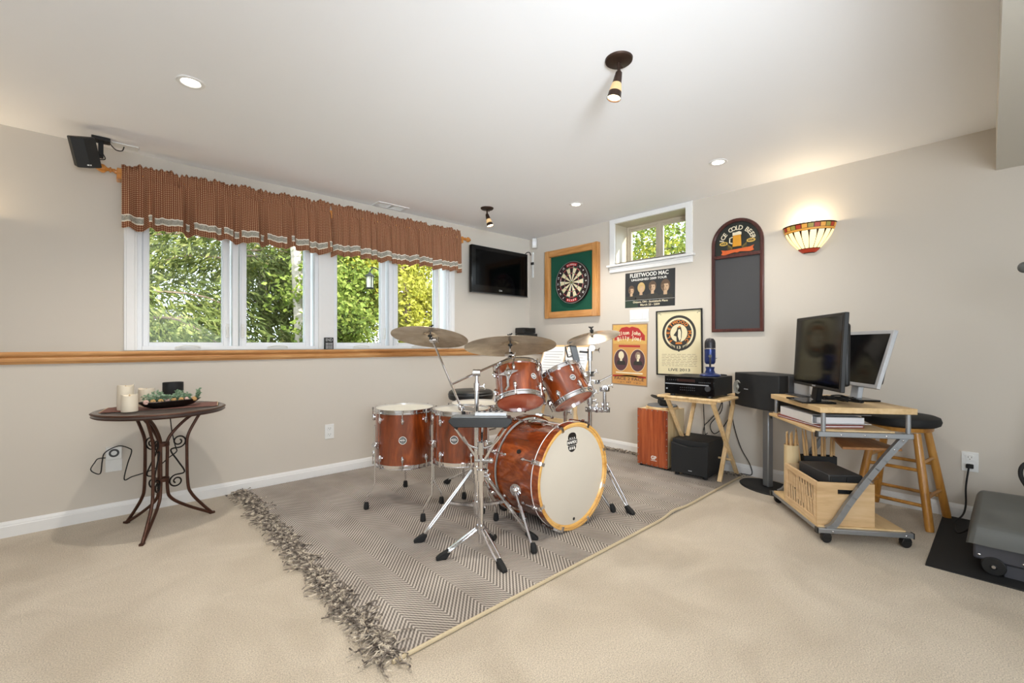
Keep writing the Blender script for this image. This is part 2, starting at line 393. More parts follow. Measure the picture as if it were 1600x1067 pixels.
# window wall: thick foundation wall below, thinner framed wall above with the window opening
WX0, WX1, WZ0, WZ1 = .185, 2.645, 1.0, 2.12
b = MB()
b.box((XL, YB, 0), (XW, YW+.2, .985))
b.box((XL, YW, .985), (WX0, YW+.2, HC)); b.box((WX1, YW, .985), (XW+.26, YW+.2, HC)); b.box((WX0, YW, WZ1), (WX1, YW+.2, HC)); b.box((WX0, YW+.02, .985), (WX1, YW+.2, WZ0))
struct(b.build('wall_back', 'wall'))
OY0, OY1, OZ0, OZ1 = 1.885, 2.62, 1.845, 2.24
b = MB()
b.box((XW, YF, 0), (XW+.26, OY0, HC)); b.box((XW, OY1, 0), (XW+.26, YW+.2, HC)); b.box((XW, OY0, 0), (XW+.26, OY1, OZ0)); b.box((XW, OY0, OZ1), (XW+.26, OY1, HC))
struct(b.build('wall_right', 'wall'))
struct(MB().box((XL-.2, YF, 0), (XL, YW+.2, HC)).build('wall_left', 'wall'))
struct(MB().box((XL, YF-.2, 0), (XW+.26, YF, HC)).build('wall_front', 'wall'))
# dropped soffit over the right-hand part of the room
b = MB().prism([(XW, .03), (XL, -.066), (XL, YF), (XW, YF)], 2.04, HC); struct(b.build('trim_1', 'soffit'))
# oak nosing on the ledge
prof = [(0, .930), (.012, .930), (.016, .940), (.022, .944), (.026, .955), (.026, .964), (.020, .968), (.024, .972), (.034, .980), (.036, .990), (.030, .998), (-.02, .998), (-.02, .985), (0, .985)]
b = MB(); n = len(prof); vs = [(x, YB-d, z) for x in (XL, XW) for d, z in prof]
b.add(vs, [(i, (i+1) % n, n+(i+1) % n, n+i) for i in range(n)]+[tuple(range(n)), tuple(range(2*n-1, n-1, -1))])
struct(b.build('trim_2', 'oak'))
# baseboards
bprof = [(0, 0), (.014, 0), (.014, .058), (.011, .062), (.011, .070), (.007, .076), (.005, .083), (0, .083)]
n = len(bprof)
fs = [(i, (i+1) % n, n+(i+1) % n, n+i) for i in range(n)]+[tuple(range(n)), tuple(range(2*n-1, n-1, -1))]
struct(MB().add([(x, YB-d, z) for x in (XL, XW) for d, z in bprof], fs).build('baseboard_back', 'white_trim'))
struct(MB().add([(XW-d, y, z) for y in (YF, YB) for d, z in bprof], fs).build('baseboard_right', 'white_trim'))

# ---- casement windows on the ledge
def frame_rect(mb, x0, x1, z0, z1, w, y0, y1):
    mb.box((x0, y0, z0), (x0+w, y1, z1)); mb.box((x1-w, y0, z0), (x1, y1, z1)); mb.box((x0+w, y0, z0), (x1-w, y1, z0+w)); mb.box((x0+w, y0, z1-w), (x1-w, y1, z1))
def casement(name, x0, x1, panes, cas):
    r = sroot(name, (x0, YW, WZ0))
    b = MB()
    for (a, c, d, e) in cas: b.box((a, YW-.018, c), (d, YW, e)); b.box((a+.012, YW-.024, c), (d-.012, YW-.018, e))
    b.build('casing', 'white_trim', r, .002, True)
    b = MB(); frame_rect(b, x0, x1, WZ0, WZ1, .028, YW, YW+.12); xm = (panes[0][1]+panes[1][0])/2; b.box((xm-.018, YW, WZ0+.028), (xm+.018, YW+.12, WZ1-.028))
    b.build('frame', 'vinyl', r, .002, True)
    for i, (p0, p1) in enumerate(panes):
        s0, s1 = p0-.048, p1+.048
        b = MB(); frame_rect(b, s0, s1, 1.006, 2.100, .048, YW+.03, YW+.075); frame_rect(b, s0+.012, s1-.012, 1.018, 2.088, .03, YW+.024, YW+.03)
        s = b.build('sash', 'vinyl', r, .003, True)
        MB().box((p0-.004, YW+.05, 1.05), (p1+.004, YW+.056, 2.056)).build('pane', 'pane_glass', s, world=True)
        b = MB(); frame_rect(b, p0-.004, p1+.004, 1.050, 2.056, .005, YW+.044, YW+.05); b.build('gasket', 'black_plastic', s, world=True)
        xc = (p0+p1)/2
        b = MB(); b.box((xc-.075, YW-.004, 1.006), (xc+.075, YW+.03, 1.022)); b.tube(spline([(xc-.07, YW-.012, 1.02), (xc-.02, YW-.02, 1.032), (xc+.05, YW-.016, 1.028), (xc+.07, YW-.01, 1.018)]), .006)
        b.build('crank_handle', 'white_plastic', r, .002, True)
        xl = p1+.03 if i == 0 else p0-.03
        b = MB(); b.box((xl-.010, YW+.010, 1.09), (xl+.010, YW+.026, 1.19)); b.bar((xl, YW+.012, 1.10), (xl, YW+.002, 1.17), .010, .008)
        b.build('lock_lever', 'white_plastic', r, .003, True)
    return r
casement('window_1', .185, 1.345, [(.254, .670), (.828, 1.246)], [(.122, WZ0, .188, 2.115), (.122, 2.115, 1.345, 2.18)])
casement('window_2', 1.47, 2.645, [(1.515, 1.916), (2.089, 2.495)], [(2.642, WZ0, 2.708, 2.115), (1.47, 2.115, 2.708, 2.18)])
b = MB().box((1.345, YW-.012, WZ0-.001), (1.47, YW+.14, 2.18)); struct(b.build('trim_3', 'white_trim', bevel=.002))
# ---- hopper window set deep in the right wall
r = sroot('window_3', (XW, 2.25, OZ0))
b = MB(); w = .062
b.box((XW-.018, OY1, OZ0-.02), (XW, OY1+w, HC-.002)); b.box((XW-.018, OY0-w, OZ0-.02), (XW, OY0, HC-.002)); b.box((XW-.018, OY0, OZ1), (XW, OY1, HC-.002))
b.build('casing', 'white_trim', r, .003, True)
MB().box((XW-.045, OY0-w-.02, OZ0-.036), (XW+.02, OY1+w+.02, OZ0-.014)).build('sill', 'white_trim', r, .004, True)
b = MB(); b.box((XW-.018, OY0-w, OZ0-.09), (XW, OY1+w, OZ0-.036)); b.box((XW-.024, OY0-w, OZ0-.056), (XW-.018, OY1+w, OZ0-.04)); b.build('apron', 'white_trim', r, .003, True)
b = MB()
for (y0, y1, z0, z1) in ((OY0, OY0+.004, OZ0, OZ1), (OY1-.004, OY1, OZ0, OZ1), (OY0, OY1, OZ1-.004, OZ1), (OY0, OY1, OZ0-.014, OZ0)): b.box((XW, y0, z0), (XW+.25, y1, z1))
b.build('reveal', 'taupe_vinyl', r, 0, True)
def frame_y(mb, x0, x1, y0, y1, z0, z1, w):
    mb.box((x0, y0, z0), (x1, y0+w, z1)); mb.box((x0, y1-w, z0), (x1, y1, z1)); mb.box((x0, y0+w, z0), (x1, y1-w, z0+w)); mb.box((x0, y0+w, z1-w), (x1, y1-w, z1))
b = MB(); frame_y(b, XW+.195, XW+.23, OY0+.004, OY1-.004, OZ0, OZ1-.004, .026); b.box((XW+.195, 2.24, OZ0+.026), (XW+.23, 2.27, OZ1-.026)); b.build('frame', 'taupe_vinyl', r, .003, True)
for y0, y1 in ((OY0+.030, 2.24), (2.27, OY1-.030)):
    b = MB(); frame_y(b, XW+.200, XW+.222, y0, y1, OZ0+.026, OZ1-.030, .024); s = b.build('sash', 'taupe_vinyl', r, .002, True)
    MB().box((XW+.208, y0+.02, OZ0+.046), (XW+.214, y1-.02, OZ1-.050)).build('pane', 'pane_glass', s, world=True)

# ---------------------------------------------------------------- outdoors
struct(MB().box((-30, YW+.2, .5), (40, 45, .7)).build('ground', 'grass_ground'))
struct(MB().box((XW+.26, -12, .5), (40, YW+.2, .7)).build('ground_side', 'grass_ground'))
def leaf_cards(n, posf, size, seed, asp=.45):
    rnd = random.Random(seed); b = MB(); vs = []; fs = []
    for i in range(n):
        p, d = posf(rnd); L = size*rnd.uniform(.6, 1.4); d = d.normalized(); x = d.cross(Vector((rnd.gauss(0, 1), rnd.gauss(0, 1), rnd.gauss(0, 1))))
        if x.length < 1e-4: continue
        x = x.normalized()*L*asp; o = len(vs)
        vs += [p, p+d*L*.5+x*.5, p+d*L, p+d*L*.45-x*.5]; fs.append((o, o+1, o+2, o+3))
    b.v = vs; b.f = fs; b.mi = [0]*len(fs); return b
def tree(kind, label, x, y, h, rad, n, leafmat, bark, seed, tr=.11, low=1.0, leafs=.16):
    rnd = random.Random(seed); z0 = .7
    t = thing(kind, label, 'tree', (x, y, z0), group='trees outside the windows')
    lean = (rnd.uniform(-.15, .15), rnd.uniform(-.1, .1))
    b = MB(); pts = [(lean[0]*k*h/5, lean[1]*k*h/5, h*.95*k/5-.02) for k in range(6)]
    b.tube(pts, [tr*(1-.75*k/5) for k in range(6)], 9); trunk = b.build('trunk', bark, t)
    tips = []; b = MB()
    for k in range(26 if kind == 'conifer_tree' else 20):
        z = rnd.uniform(low, h*.97); a = rnd.uniform(0, 6.283); q = (1-z/h)
        L = rad*(.25+.9*q if kind == 'conifer_tree' else .5+.5*math.sin(math.pi*min(1, max(.08, (z-low)/(h-low)+.12))))*rnd.uniform(.7, 1.1)
        dz = -.25*L if kind == 'conifer_tree' else .35*L
        p0 = Vector((lean[0]*z, lean[1]*z, z)); p1 = p0+Vector((math.cos(a)*L, math.sin(a)*L, dz)); pm = (p0+p1)/2+Vector((0, 0, .12*L))
        sp = spline([p0, pm, p1], 4); b.tube(sp, [.022*(1-i/len(sp)*.8) for i in range(len(sp))], 5); tips.append((sp, L))
    b.build('branches', bark, t, kind='stuff')
    def pos(rn):
        sp, L = rn.choice(tips); i = rn.random()**.6*(len(sp)-1); j = min(int(i), len(sp)-2); p = sp[j].lerp(sp[j+1], i-j)
        if kind == 'conifer_tree':
            side = Vector((rn.gauss(0, .16), rn.gauss(0, .16), rn.gauss(-.08, .10)))*max(.5, L); d = (sp[-1]-sp[0]).normalized()*.7+Vector((rn.gauss(0, .5), rn.gauss(0, .5), rn.gauss(-.35, .35)))
        else:
            side = Vector((rn.gauss(0, .24), rn.gauss(0, .24), rn.gauss(0, .22)))*max(.6, L); d = Vector((rn.gauss(0, 1), rn.gauss(0, 1), rn.gauss(-.2, .8)))
        return p+side, d
    leaf_cards(n, pos, leafs, seed+100, .22 if kind == 'conifer_tree' else .6).build('foliage', leafmat, t, kind='stuff', smooth=180)
TREES = [
 ('conifer_tree', 'dense dark cedar seen through the leftmost window pane', .35, 8.2, 6.5, 2.0, 20700, 'conifer_leaf', 'bark', 1),
 ('conifer_tree', 'sunlit feathery conifer behind the leftmost and second panes', 1.55, 9.4, 7.5, 2.1, 20700, 'conifer_leaf', 'bark', 2),
 ('conifer_tree', 'tall conifer with low drooping boughs behind the second pane', 2.75, 10.8, 8.5, 2.2, 18400, 'conifer_leaf', 'pale_bark', 3),
 ('broadleaf_tree', 'pale straight trunk with thin leaves near the second pane', 2.42, 7.6, 7.0, 1.5, 5979, 'green_leaf', 'pale_bark', 4),
 ('broadleaf_tree', 'bright yellow-green tree filling the third pane', 3.95, 9.2, 6.2, 2.0, 20700, 'yellow_leaf', 'bark', 5),
 ('broadleaf_tree', 'loose green tree with thin twigs behind the third pane', 3.05, 8.0, 4.6, 1.3, 10350, 'green_leaf', 'bark', 6),
 ('broadleaf_tree', 'yellow-leaved tree filling the rightmost pane', 5.3, 9.4, 5.8, 2.0, 20700, 'yellow_leaf', 'bark', 7),
 ('broadleaf_tree', 'low golden shrub-like tree at the foot of the rightmost pane', 4.2, 7.2, 2.4, .9, 8049, 'yellow_leaf', 'bark', 8),
 ('conifer_tree', 'far conifer in the gap between the cedar and the sunlit conifer', .9, 14.0, 9.0, 3.0, 13799, 'conifer_leaf', 'bark', 9),
 ('conifer_tree', 'far conifer behind the pale trunk', 4.2, 15.0, 9.5, 3.2, 13799, 'conifer_leaf', 'bark', 10),
 ('broadleaf_tree', 'far green tree at the right edge of the wide window', 8.0, 14.5, 7.5, 3.2, 13799, 'green_leaf', 'bark', 11),
 ('broadleaf_tree', 'leafy tree seen through the left pane of the small high window', 8.3, 5.4, 6.0, 1.7, 10350, 'yellow_leaf', 'bark', 12),
 ('broadleaf_tree', 'green tree seen through the right pane of the small high window', 9.0, 4.0, 6.5, 1.9, 14949, 'green_leaf', 'bark', 13),
 ('broadleaf_tree', 'low green bush at the foot of the third pane', 2.95, 7.4, 1.9, .8, 7000, 'green_leaf', 'bark', 14),
 ('broadleaf_tree', 'low bush behind the lantern post', 3.7, 10.6, 2.6, 1.3, 8000, 'yellow_leaf', 'bark', 15),
]
for a in TREES:
    low = {4: 3.2, 8: .3, 14: .15, 15: .2, 1: .55, 2: .9, 3: 1.3}.get(a[9], .8)
    tree(*a, tr=.1 if a[9] == 4 else .12, low=low, leafs=.085 if a[0] == 'broadleaf_tree' else .17)
# slim extra trunks in the wood: pale stems low behind the second pane
t = thing('garden_lantern', 'black hanging lantern outside the third window pane', 'lantern', (2.335, 5.0, .7))
b = MB(); b.tube(spline([(.16, 0, 0), (.16, 0, .95), (.14, 0, 1.18), (.05, 0, 1.24), (0, 0, 1.19)]), .008); b.build('hook', 'black_plastic', t)
b = MB(); b.lathe([(0, 1.185), (.012, 1.18), (.02, 1.165), (.055, 1.14), (.058, 1.13), (0, 1.13)], 12); b.lathe([(0, .985), (.045, .985), (.048, 1.0), (0, 1.0)], 12)
for k in range(4): b.tube([(.042*math.cos(k*1.571), .042*math.sin(k*1.571), .99), (.048*math.cos(k*1.571), .048*math.sin(k*1.571), 1.135)], .004, 5)
b.build('cage', 'black_plastic', t)
plain('frosted', (225, 222, 205), .4); MB().lathe([(.035, 1.0), (.038, 1.13)], 12).build('lantern_glass', 'frosted', t)

# ---------------------------------------------------------------- rug
ZR = .009
rug = thing('area_rug', 'grey herringbone area rug with dark shaggy fringe under the drum kit', 'rug', (2.2, 2.48, 0))
RX0, RX1, RY0, RY1 = .715, 3.70, 1.345, 3.615
def rw(x, y):
    """the rug lies slightly askew"""
    s_, t_ = (x-RX0)/(RX1-RX0), (y-RY0)/(RY1-RY0); return x+.028*t_*(1-s_), y+.045*s_*(1-t_)
b = MB(); nx, ny = 40, 30
vs = [(*rw(RX0+(RX1-RX0)*i/nx, RY0+(RY1-RY0)*j/ny), ZR) for j in range(ny+1) for i in range(nx+1)]
b.add(vs, [(j*(nx+1)+i, j*(nx+1)+i+1, (j+1)*(nx+1)+i+1, (j+1)*(nx+1)+i) for j in range(ny) for i in range(nx)])
b.prism([rw(RX0, RY0), rw(RX1, RY0), rw(RX1, RY1), rw(RX0, RY1)], .0005, ZR-.002); b.build('weave', 'rug_weave', rug, world=True)
b = MB(); rnd = random.Random(5); pts = []
for i in range(60):
    x = RX0-.01+(RX1-RX0+.02)*i/59; wv = .012*math.exp(-((x-2.62)/.10)**2); pts.append((x, rw(x, RY0)[1]-.005+wv+.003*math.sin(x*2.1), ZR-.002+wv*.6))
b.tube(pts, .0075, 8); b.build('front_binding', 'rug_binding', rug, world=True)
def fringe(x, sgn, seed, wall):
    rn = random.Random(seed); b = MB()
    for i in range(900):
        y = RY0+(RY1-RY0)*rn.random(); L = rn.uniform(.04, .11) if not wall else rn.uniform(.02, .075)
        p = Vector((*rw(x-sgn*.015*rn.random(), y), ZR)); a = rn.gauss(0, .6); pts = [p]
        for k in range(5):
            a += rn.gauss(0, 1.1); d = Vector((sgn*math.cos(a), math.sin(a), 0))*L/4
            p = p+d; p = Vector((p.x, p.y, max(.004, ZR+.004+rn.uniform(-.003, .016)*(1-k/7)))); p.x = min(p.x, 3.788); pts.append(p)
        b.tube(pts, rn.uniform(.0018, .0032), 4)
    return b
fringe(RX0, -1, 11, False).build('fringe', 'fringe', rug, world=True, kind='stuff')
fringe(RX1, 1, 12, True).build('fringe', 'fringe', rug, world=True, kind='stuff')

# ---------------------------------------------------------------- drums
plain('badge_black', (28, 27, 27), .3, var=.1); plain('print_white', (236, 234, 228), .5, var=.02); plain('wing_red', (170, 60, 45), .5)
def lug_mesh(L):
    """chrome teardrop lug with its tension rod going up to the hoop (local x outwards, z along the drum)"""
    b = MB(); b.ball((.010, 0, 0), (.013, .0105, .022), 10, 8); b.cyl((0, 0, 0), (.008, 0, 0), .011, n=10)
    b.cyl((.016, 0, 0), (.016, 0, L), .0034, n=6); b.cyl((.016, 0, L-.004), (.016, 0, L+.012), .006, n=6)
    return b.build('lug', 'chrome', mesh_only=True)
def hoop(Rr, z, s=1):
    return MB().lathe([(Rr-.004, z-.016*s), (Rr+.008, z-.016*s), (Rr+.008, z-.010*s), (Rr+.001, z-.008*s), (Rr+.001, z+.006*s), (Rr+.007, z+.008*s), (Rr+.007, z+.011*s), (Rr-.004, z+.011*s)], 40, close=True)
def badge(parent, Rr, ang, z, size=.024):
    m = Matrix.Rotation(ang, 4, 'Z') @ T3((Rr, 0, z)) @ Matrix(((0, 0, 1, 0), (1, 0, 0, 0), (0, 1, 0, 0), (0, 0, 0, 1)))
    b = MB(); b.prism(circle(size, 24), -.004, .002, m); o = b.build('badge', 'badge_black', parent)
    b = MB(); b.ringprism(circle(size, 24), circle(size*.88, 24), .002, .0035, m)
    for yy, ww in ((.45, .9), (-.45, .9)): b.prism(rect(-size*.5, size*yy-size*.03, size*.5, size*yy+size*.03), .002, .003, m)
    add_text(b, 'MAPEX', size*.5, m @ Matrix.Translation((0, 0, .0025)), size*1.3, bold=.0003); b.build('badge_lettering', 'print_white', o)
def drum(name, label, c, d, D, h, nl, badge_ang=None, bottom='clear_head', mat='drum_lacquer', spin=0, group=None, lug_in=.055):
    if abs(d[2]) > .999: spin = math.pi/2          # local x = world x for upright drums
    t = thing(name, label, 'drum', M=axis_m(c, d, spin), group=group)
    Rr = D/2-.008
    MB().lathe([(Rr, -h/2), (Rr, h/2), (Rr-.007, h/2), (Rr-.007, -h/2)], 48, close=True).build('shell', mat, t)
    MB().lathe([(0, h/2+.002), (Rr-.004, h/2+.002), (Rr-.004, h/2-.002), (0, h/2-.002)], 40).build('top_head', 'drum_head', t)
    MB().lathe([(0, -h/2-.002), (Rr-.004, -h/2-.002), (Rr-.004, -h/2+.002), (0, -h/2+.002)], 40).build('bottom_head', bottom, t)
    hoop(Rr, h/2).build('hoop', 'chrome', t); hoop(Rr, -h/2, -1).build('hoop', 'chrome', t)
    lm = lug_mesh(lug_in)
    for i in range(nl):
        a = 2*math.pi*i/nl+.2
        for s in (1, -1):
            m = Matrix.Rotation(a, 4, 'Z') @ T3((Rr, 0, s*(h/2-lug_in)))
            if s < 0: m = m @ Matrix.Rotation(math.pi, 4, 'X')
            place('lug', lm, t, M=m)
    if badge_ang is not None: badge(t, Rr+.001, badge_ang, 0)
    return t, Rr
def cam_ang(c, off=0):
    return math.atan2(-c[1], -c[0])+R(off)
def floor_leg(t, Rr, ang, zfloor, h, bend=.09, out=.075):
    m = Matrix.Rotation(ang, 4, 'Z')
    b = MB(); b.M = m; b.cbox((Rr+.012, 0, -h*.12), (.024, .034, .045)); b.cyl((Rr+.02, -.024, -h*.12), (Rr+.02, .024, -h*.12), .016, n=12)
    br = b.build('leg_bracket', 'chrome', t, .004)
    b = MB(); b.M = m; pts = [(Rr+.022, 0, h*.25), (Rr+.022, 0, zfloor+.15), (Rr+out, 0, zfloor+.075), (Rr+out+.004, 0, zfloor+.03)]
    b.tube(pts, .0055, 8); leg = b.build('leg', 'chrome', t)
    b = MB(); b.M = m; b.lathe([(0, 0), (.014, 0), (.017, .008), (.015, .03), (.013, .042), (.007, .046), (0, .046)], 12, T3((Rr+out+.004, 0, zfloor))); b.build('rubber_foot', 'rubber', leg)
# two floor toms
c = (1.505, 2.695, .44); t, Rr = drum('floor_tom', 'larger brown lacquered floor tom, leftmost drum of the kit', c, (0, 0, 1), .395, .35, 8, cam_ang(c, -4))
for a in (180, 60, 300): floor_leg(t, Rr, R(a), ZR-.44, .35)
c = (1.640, 2.245, .49); t, Rr = drum('floor_tom', 'smaller brown lacquered floor tom behind the chrome stands', c, (0, 0, 1), .355, .30, 6, cam_ang(c, -14))
for a in (170, 50, 288): floor_leg(t, Rr, R(a), ZR-.49, .30)
# rack toms, tilted towards the drummer
c1 = (1.785, 1.885, .805); t, Rr = drum('rack_tom', 'brown rack tom left of its twin, with a star-shaped chrome mount', c1, (.27, .40, .87), .285, .20, 6, None, group='rack toms over the bass drum', lug_in=.045)
wm = world_m(t); toc = wm.inverted() @ Vector((0, 0, 1.04)); ac = math.atan2(toc.y, toc.x)
badge(t, Rr+.001, ac+R(38), .0, .017)
m = Matrix.Rotation(ac-R(22), 4, 'Z') @ T3((Rr+.004, 0, .022)) @ Matrix(((0, 0, 1, 0), (1, 0, 0, 0), (0, 1, 0, 0), (0, 0, 0, 1)))
b = MB(); star = []
for k in range(8):
    rr = (.062, .022)[k % 2]; star.append((rr*math.cos(k*math.pi/4), rr*.85*math.sin(k*math.pi/4)))
b.prism(star, 0, .008, m); b.lathe([(0, .024), (.016, .022), (.022, .012), (.024, .004), (.024, 0)], 16, m); b.tube([m @ Vector(p) for p in ((0, 0, .012), (0, -.03, .018), (0, -.085, .018), (-.02, -.10, .01))], .007, 8)
b.build('mount_bracket', 'chrome', t, .001)
c2 = (2.085, 1.79, .785); t, Rr = drum('rack_tom', 'brown rack tom on the right, tilted steeply beside the bare chrome stand', c2, (-.02, .56, .83), .265, .19, 6, None, group='rack toms over the bass drum', bottom='clear_head', lug_in=.045)
toc = world_m(t).inverted() @ Vector((0, 0, 1.04)); ac = math.atan2(toc.y, toc.x); badge(t, Rr+.001, ac+R(28), .0, .017)
m = Matrix.Rotation(ac+R(78), 4, 'Z') @ T3((Rr+.004, 0, .0)) @ Matrix(((0, 0, 1, 0), (1, 0, 0, 0), (0, 1, 0, 0), (0, 0, 0, 1)))
b = MB(); b.prism(star, 0, .008, m); b.lathe([(0, .024), (.016, .022), (.022, .012), (.024, .004), (.024, 0)], 16, m); b.build('mount_bracket', 'chrome', t, .001)
# snare drum on its basket
plain('pad_rubber', (112, 114, 116), .85, var=.08)
sd, Rr = drum('snare_drum', 'shallow chrome snare drum between the floor toms and the throne', (1.90, 2.42, .575), (0, 0, 1), .37, .12, 8, None, 'drum_head', 'chrome', lug_in=.045)

# bass drum: axis along Y, resonant head towards -Y
BX, BZ, BR_, BF, BB = 1.965, .306, .274, 1.625, 2.025
Mb = Matrix(((1, 0, 0, BX), (0, 0, -1, BF), (0, 1, 0, BZ+ZR-.010), (0, 0, 0, 1)))   # local z = -Y (out of the front), x = X, y = up
bd = thing('bass_drum', 'large brown lacquered bass drum with cream front head', 'drum', M=Mb)
L = BB-BF
MB().lathe([(BR_, -.05), (BR_, -L+.05), (BR_-.008, -L+.05), (BR_-.008, -.05)], 72, close=True).build('shell', 'bass_lacquer', bd)
def whoop(z0, z1): return MB().lathe([(BR_+.010, z0), (BR_+.024, z0), (BR_+.024, z1), (BR_+.010, z1)], 72, close=True)
fh = whoop(-.045, .004).build('front_hoop', 'bass_lacquer', bd, .002)
MB().lathe([(BR_+.0105, .0045), (BR_+.0235, .0045), (BR_+.0225, .0065), (BR_+.0115, .0065)], 72, close=True).build('hoop_face', 'maple_hoop', fh)
MB().lathe([(BR_-.004, -.020), (BR_+.0098, -.020), (BR_+.0098, .003), (BR_+.002, .001), (BR_-.004, -.006)], 72, close=True).build('head_collar', 'maple_hoop', fh)
MB().lathe([(BR_+.0242, -.047), (BR_+.0252, -.047), (BR_+.0252, -.042), (BR_+.0242, -.042)], 72, close=True).build('hoop_inlay', 'print_white', fh)
whoop(-L-.004, -L+.045).build('back_hoop', 'bass_lacquer', bd, .002)
MB().lathe([(0, -.008), (BR_-.004, -.008), (BR_-.004, -.014), (0, -.014)], 64).build('front_head', 'bass_head', bd)
MB().lathe([(0, -L+.010), (BR_, -L+.010), (BR_, -L+.016), (0, -L+.016)], 64).build('back_head', 'drum_head', bd)
# claws and T-rods
b = MB(); b.cbox((.004, 0, -.020), (.012, .022, .050)); b.cbox((-.012, 0, .009), (.024, .018, .006)); b.ball((.012, 0, -.030), (.010, .010, .018), 8, 6)
b.cyl((.010, 0, -.04), (.010, 0, -.125), .0036, n=6); b.cyl((-.006+.016, -.014, -.050), (.010, .014, -.050), .003, n=6); b.ball((.004, 0, -.125), (.010, .009, .016), 8, 6)
cm = b.build('claw', 'chrome', mesh_only=True)
for i in range(8):
    a = 2*math.pi*(i+.5)/8
    place('claw', cm, bd, M=Matrix.Rotation(a, 4, 'Z') @ T3((BR_+.026, 0, 0)))
    place('claw', cm, bd, M=Matrix.Rotation(a, 4, 'Z') @ T3((BR_+.026, 0, -L)) @ Matrix.Rotation(math.pi, 4, 'X'))
# emblem on the head
def emblem(s, cx, cy):
    top = [(-.8+1.6*i/10, .62+.34*math.sqrt(max(0, 1-(-1+2*i/10)**2))) for i in range(11)]
    pts = top[::-1]+[(-.8, .26), (-1, .22), (-1, -.20), (-.8, -.26)]+[(-.78, -.55), (-.6, -.8), (-.3, -.95), (0, -1), (.3, -.95), (.6, -.8), (.78, -.55)]+[(.8, -.26), (1, -.20), (1, .22), (.8, .26)]
    return [(cx+x*s*.78, cy+y*s) for x, y in pts]
Z = Matrix.Translation((0, 0, -.0078))
lg = MB().prism(emblem(.056, -.010, .188), 0, .0004, Z).build('emblem', 'badge_black', bd)
b = MB(); add_text(b, 'MAPEX', .0225, Matrix.Translation((-.010, .186, -.0072)), .080, bold=.0006)
for yy in (.169, .203): b.prism(rect(-.050, yy-.0008, .030, yy+.0008), .0005, .0009, Z)
for k in (-1, 0, 1):
    b.prism([(-.010+k*.018-.006, .147), (-.010+k*.018+.006, .147), (-.010+k*.018+.0045, .162), (-.010+k*.018-.0045, .162)], .0005, .0009, Z)
    b.prism([(-.010+k*.018-.005, .208), (-.010+k*.018+.005, .208), (-.010+k*.018, .216)], .0005, .0009, Z)
b.build('emblem_lettering', 'print_white', lg)
b = MB(); b.prism(circle(.009, 12, .005, -.245), 0, .0004, Z); b.build('head_logo', 'badge_black', bd)
b = MB().prism(emblem(.016, 0, 0), .0, .003, T3((BR_*math.cos(R(150)), BR_*math.sin(R(150)), -.20)) @ Matrix.Rotation(R(60), 4, 'Z') @ Matrix.Rotation(R(-90), 4, 'X')); b.build('side_badge', 'badge_black', bd)
# spurs
for s, foot in ((-1, (1.585, 1.565, ZR)), (1, (2.335, 1.62, ZR))):
    hub = Vector((BX+s*BR_*math.cos(R(12)), 1.80, BZ-BR_*math.sin(R(12)))); hub2 = hub+Vector((s*.030, -.01, 0))
    b = MB(); b.cyl(hub, hub2, .034, n=16); b.ball(hub2, .022, 10, 8); br = b.build('spur_bracket', 'chrome', bd, world=True)
    f = Vector(foot); k = f.lerp(hub2, .10)
    b = MB(); b.tube([hub2, hub2.lerp(k, .55)], .0105, 10); b.tube([hub2.lerp(k, .5), k], .0075, 10); sp = b.build('spur', 'chrome', bd, world=True)
    b = MB(); b.lathe([(0, 0), (.013, 0), (.018, .010), (.016, .035), (.011, .05), (0, .05)], 12, axis_m(f, (hub2-f).normalized()*.6+Vector((0, 0, .8)))); b.build('rubber_foot', 'rubber', sp, world=True)
# short tom post bracket on top
b = MB(); b.ball((BX-.05, 1.86, BZ+BR_+.004), (.05, .07, .012), 14, 8); b.build('mount_plate', 'chrome', bd, world=True)

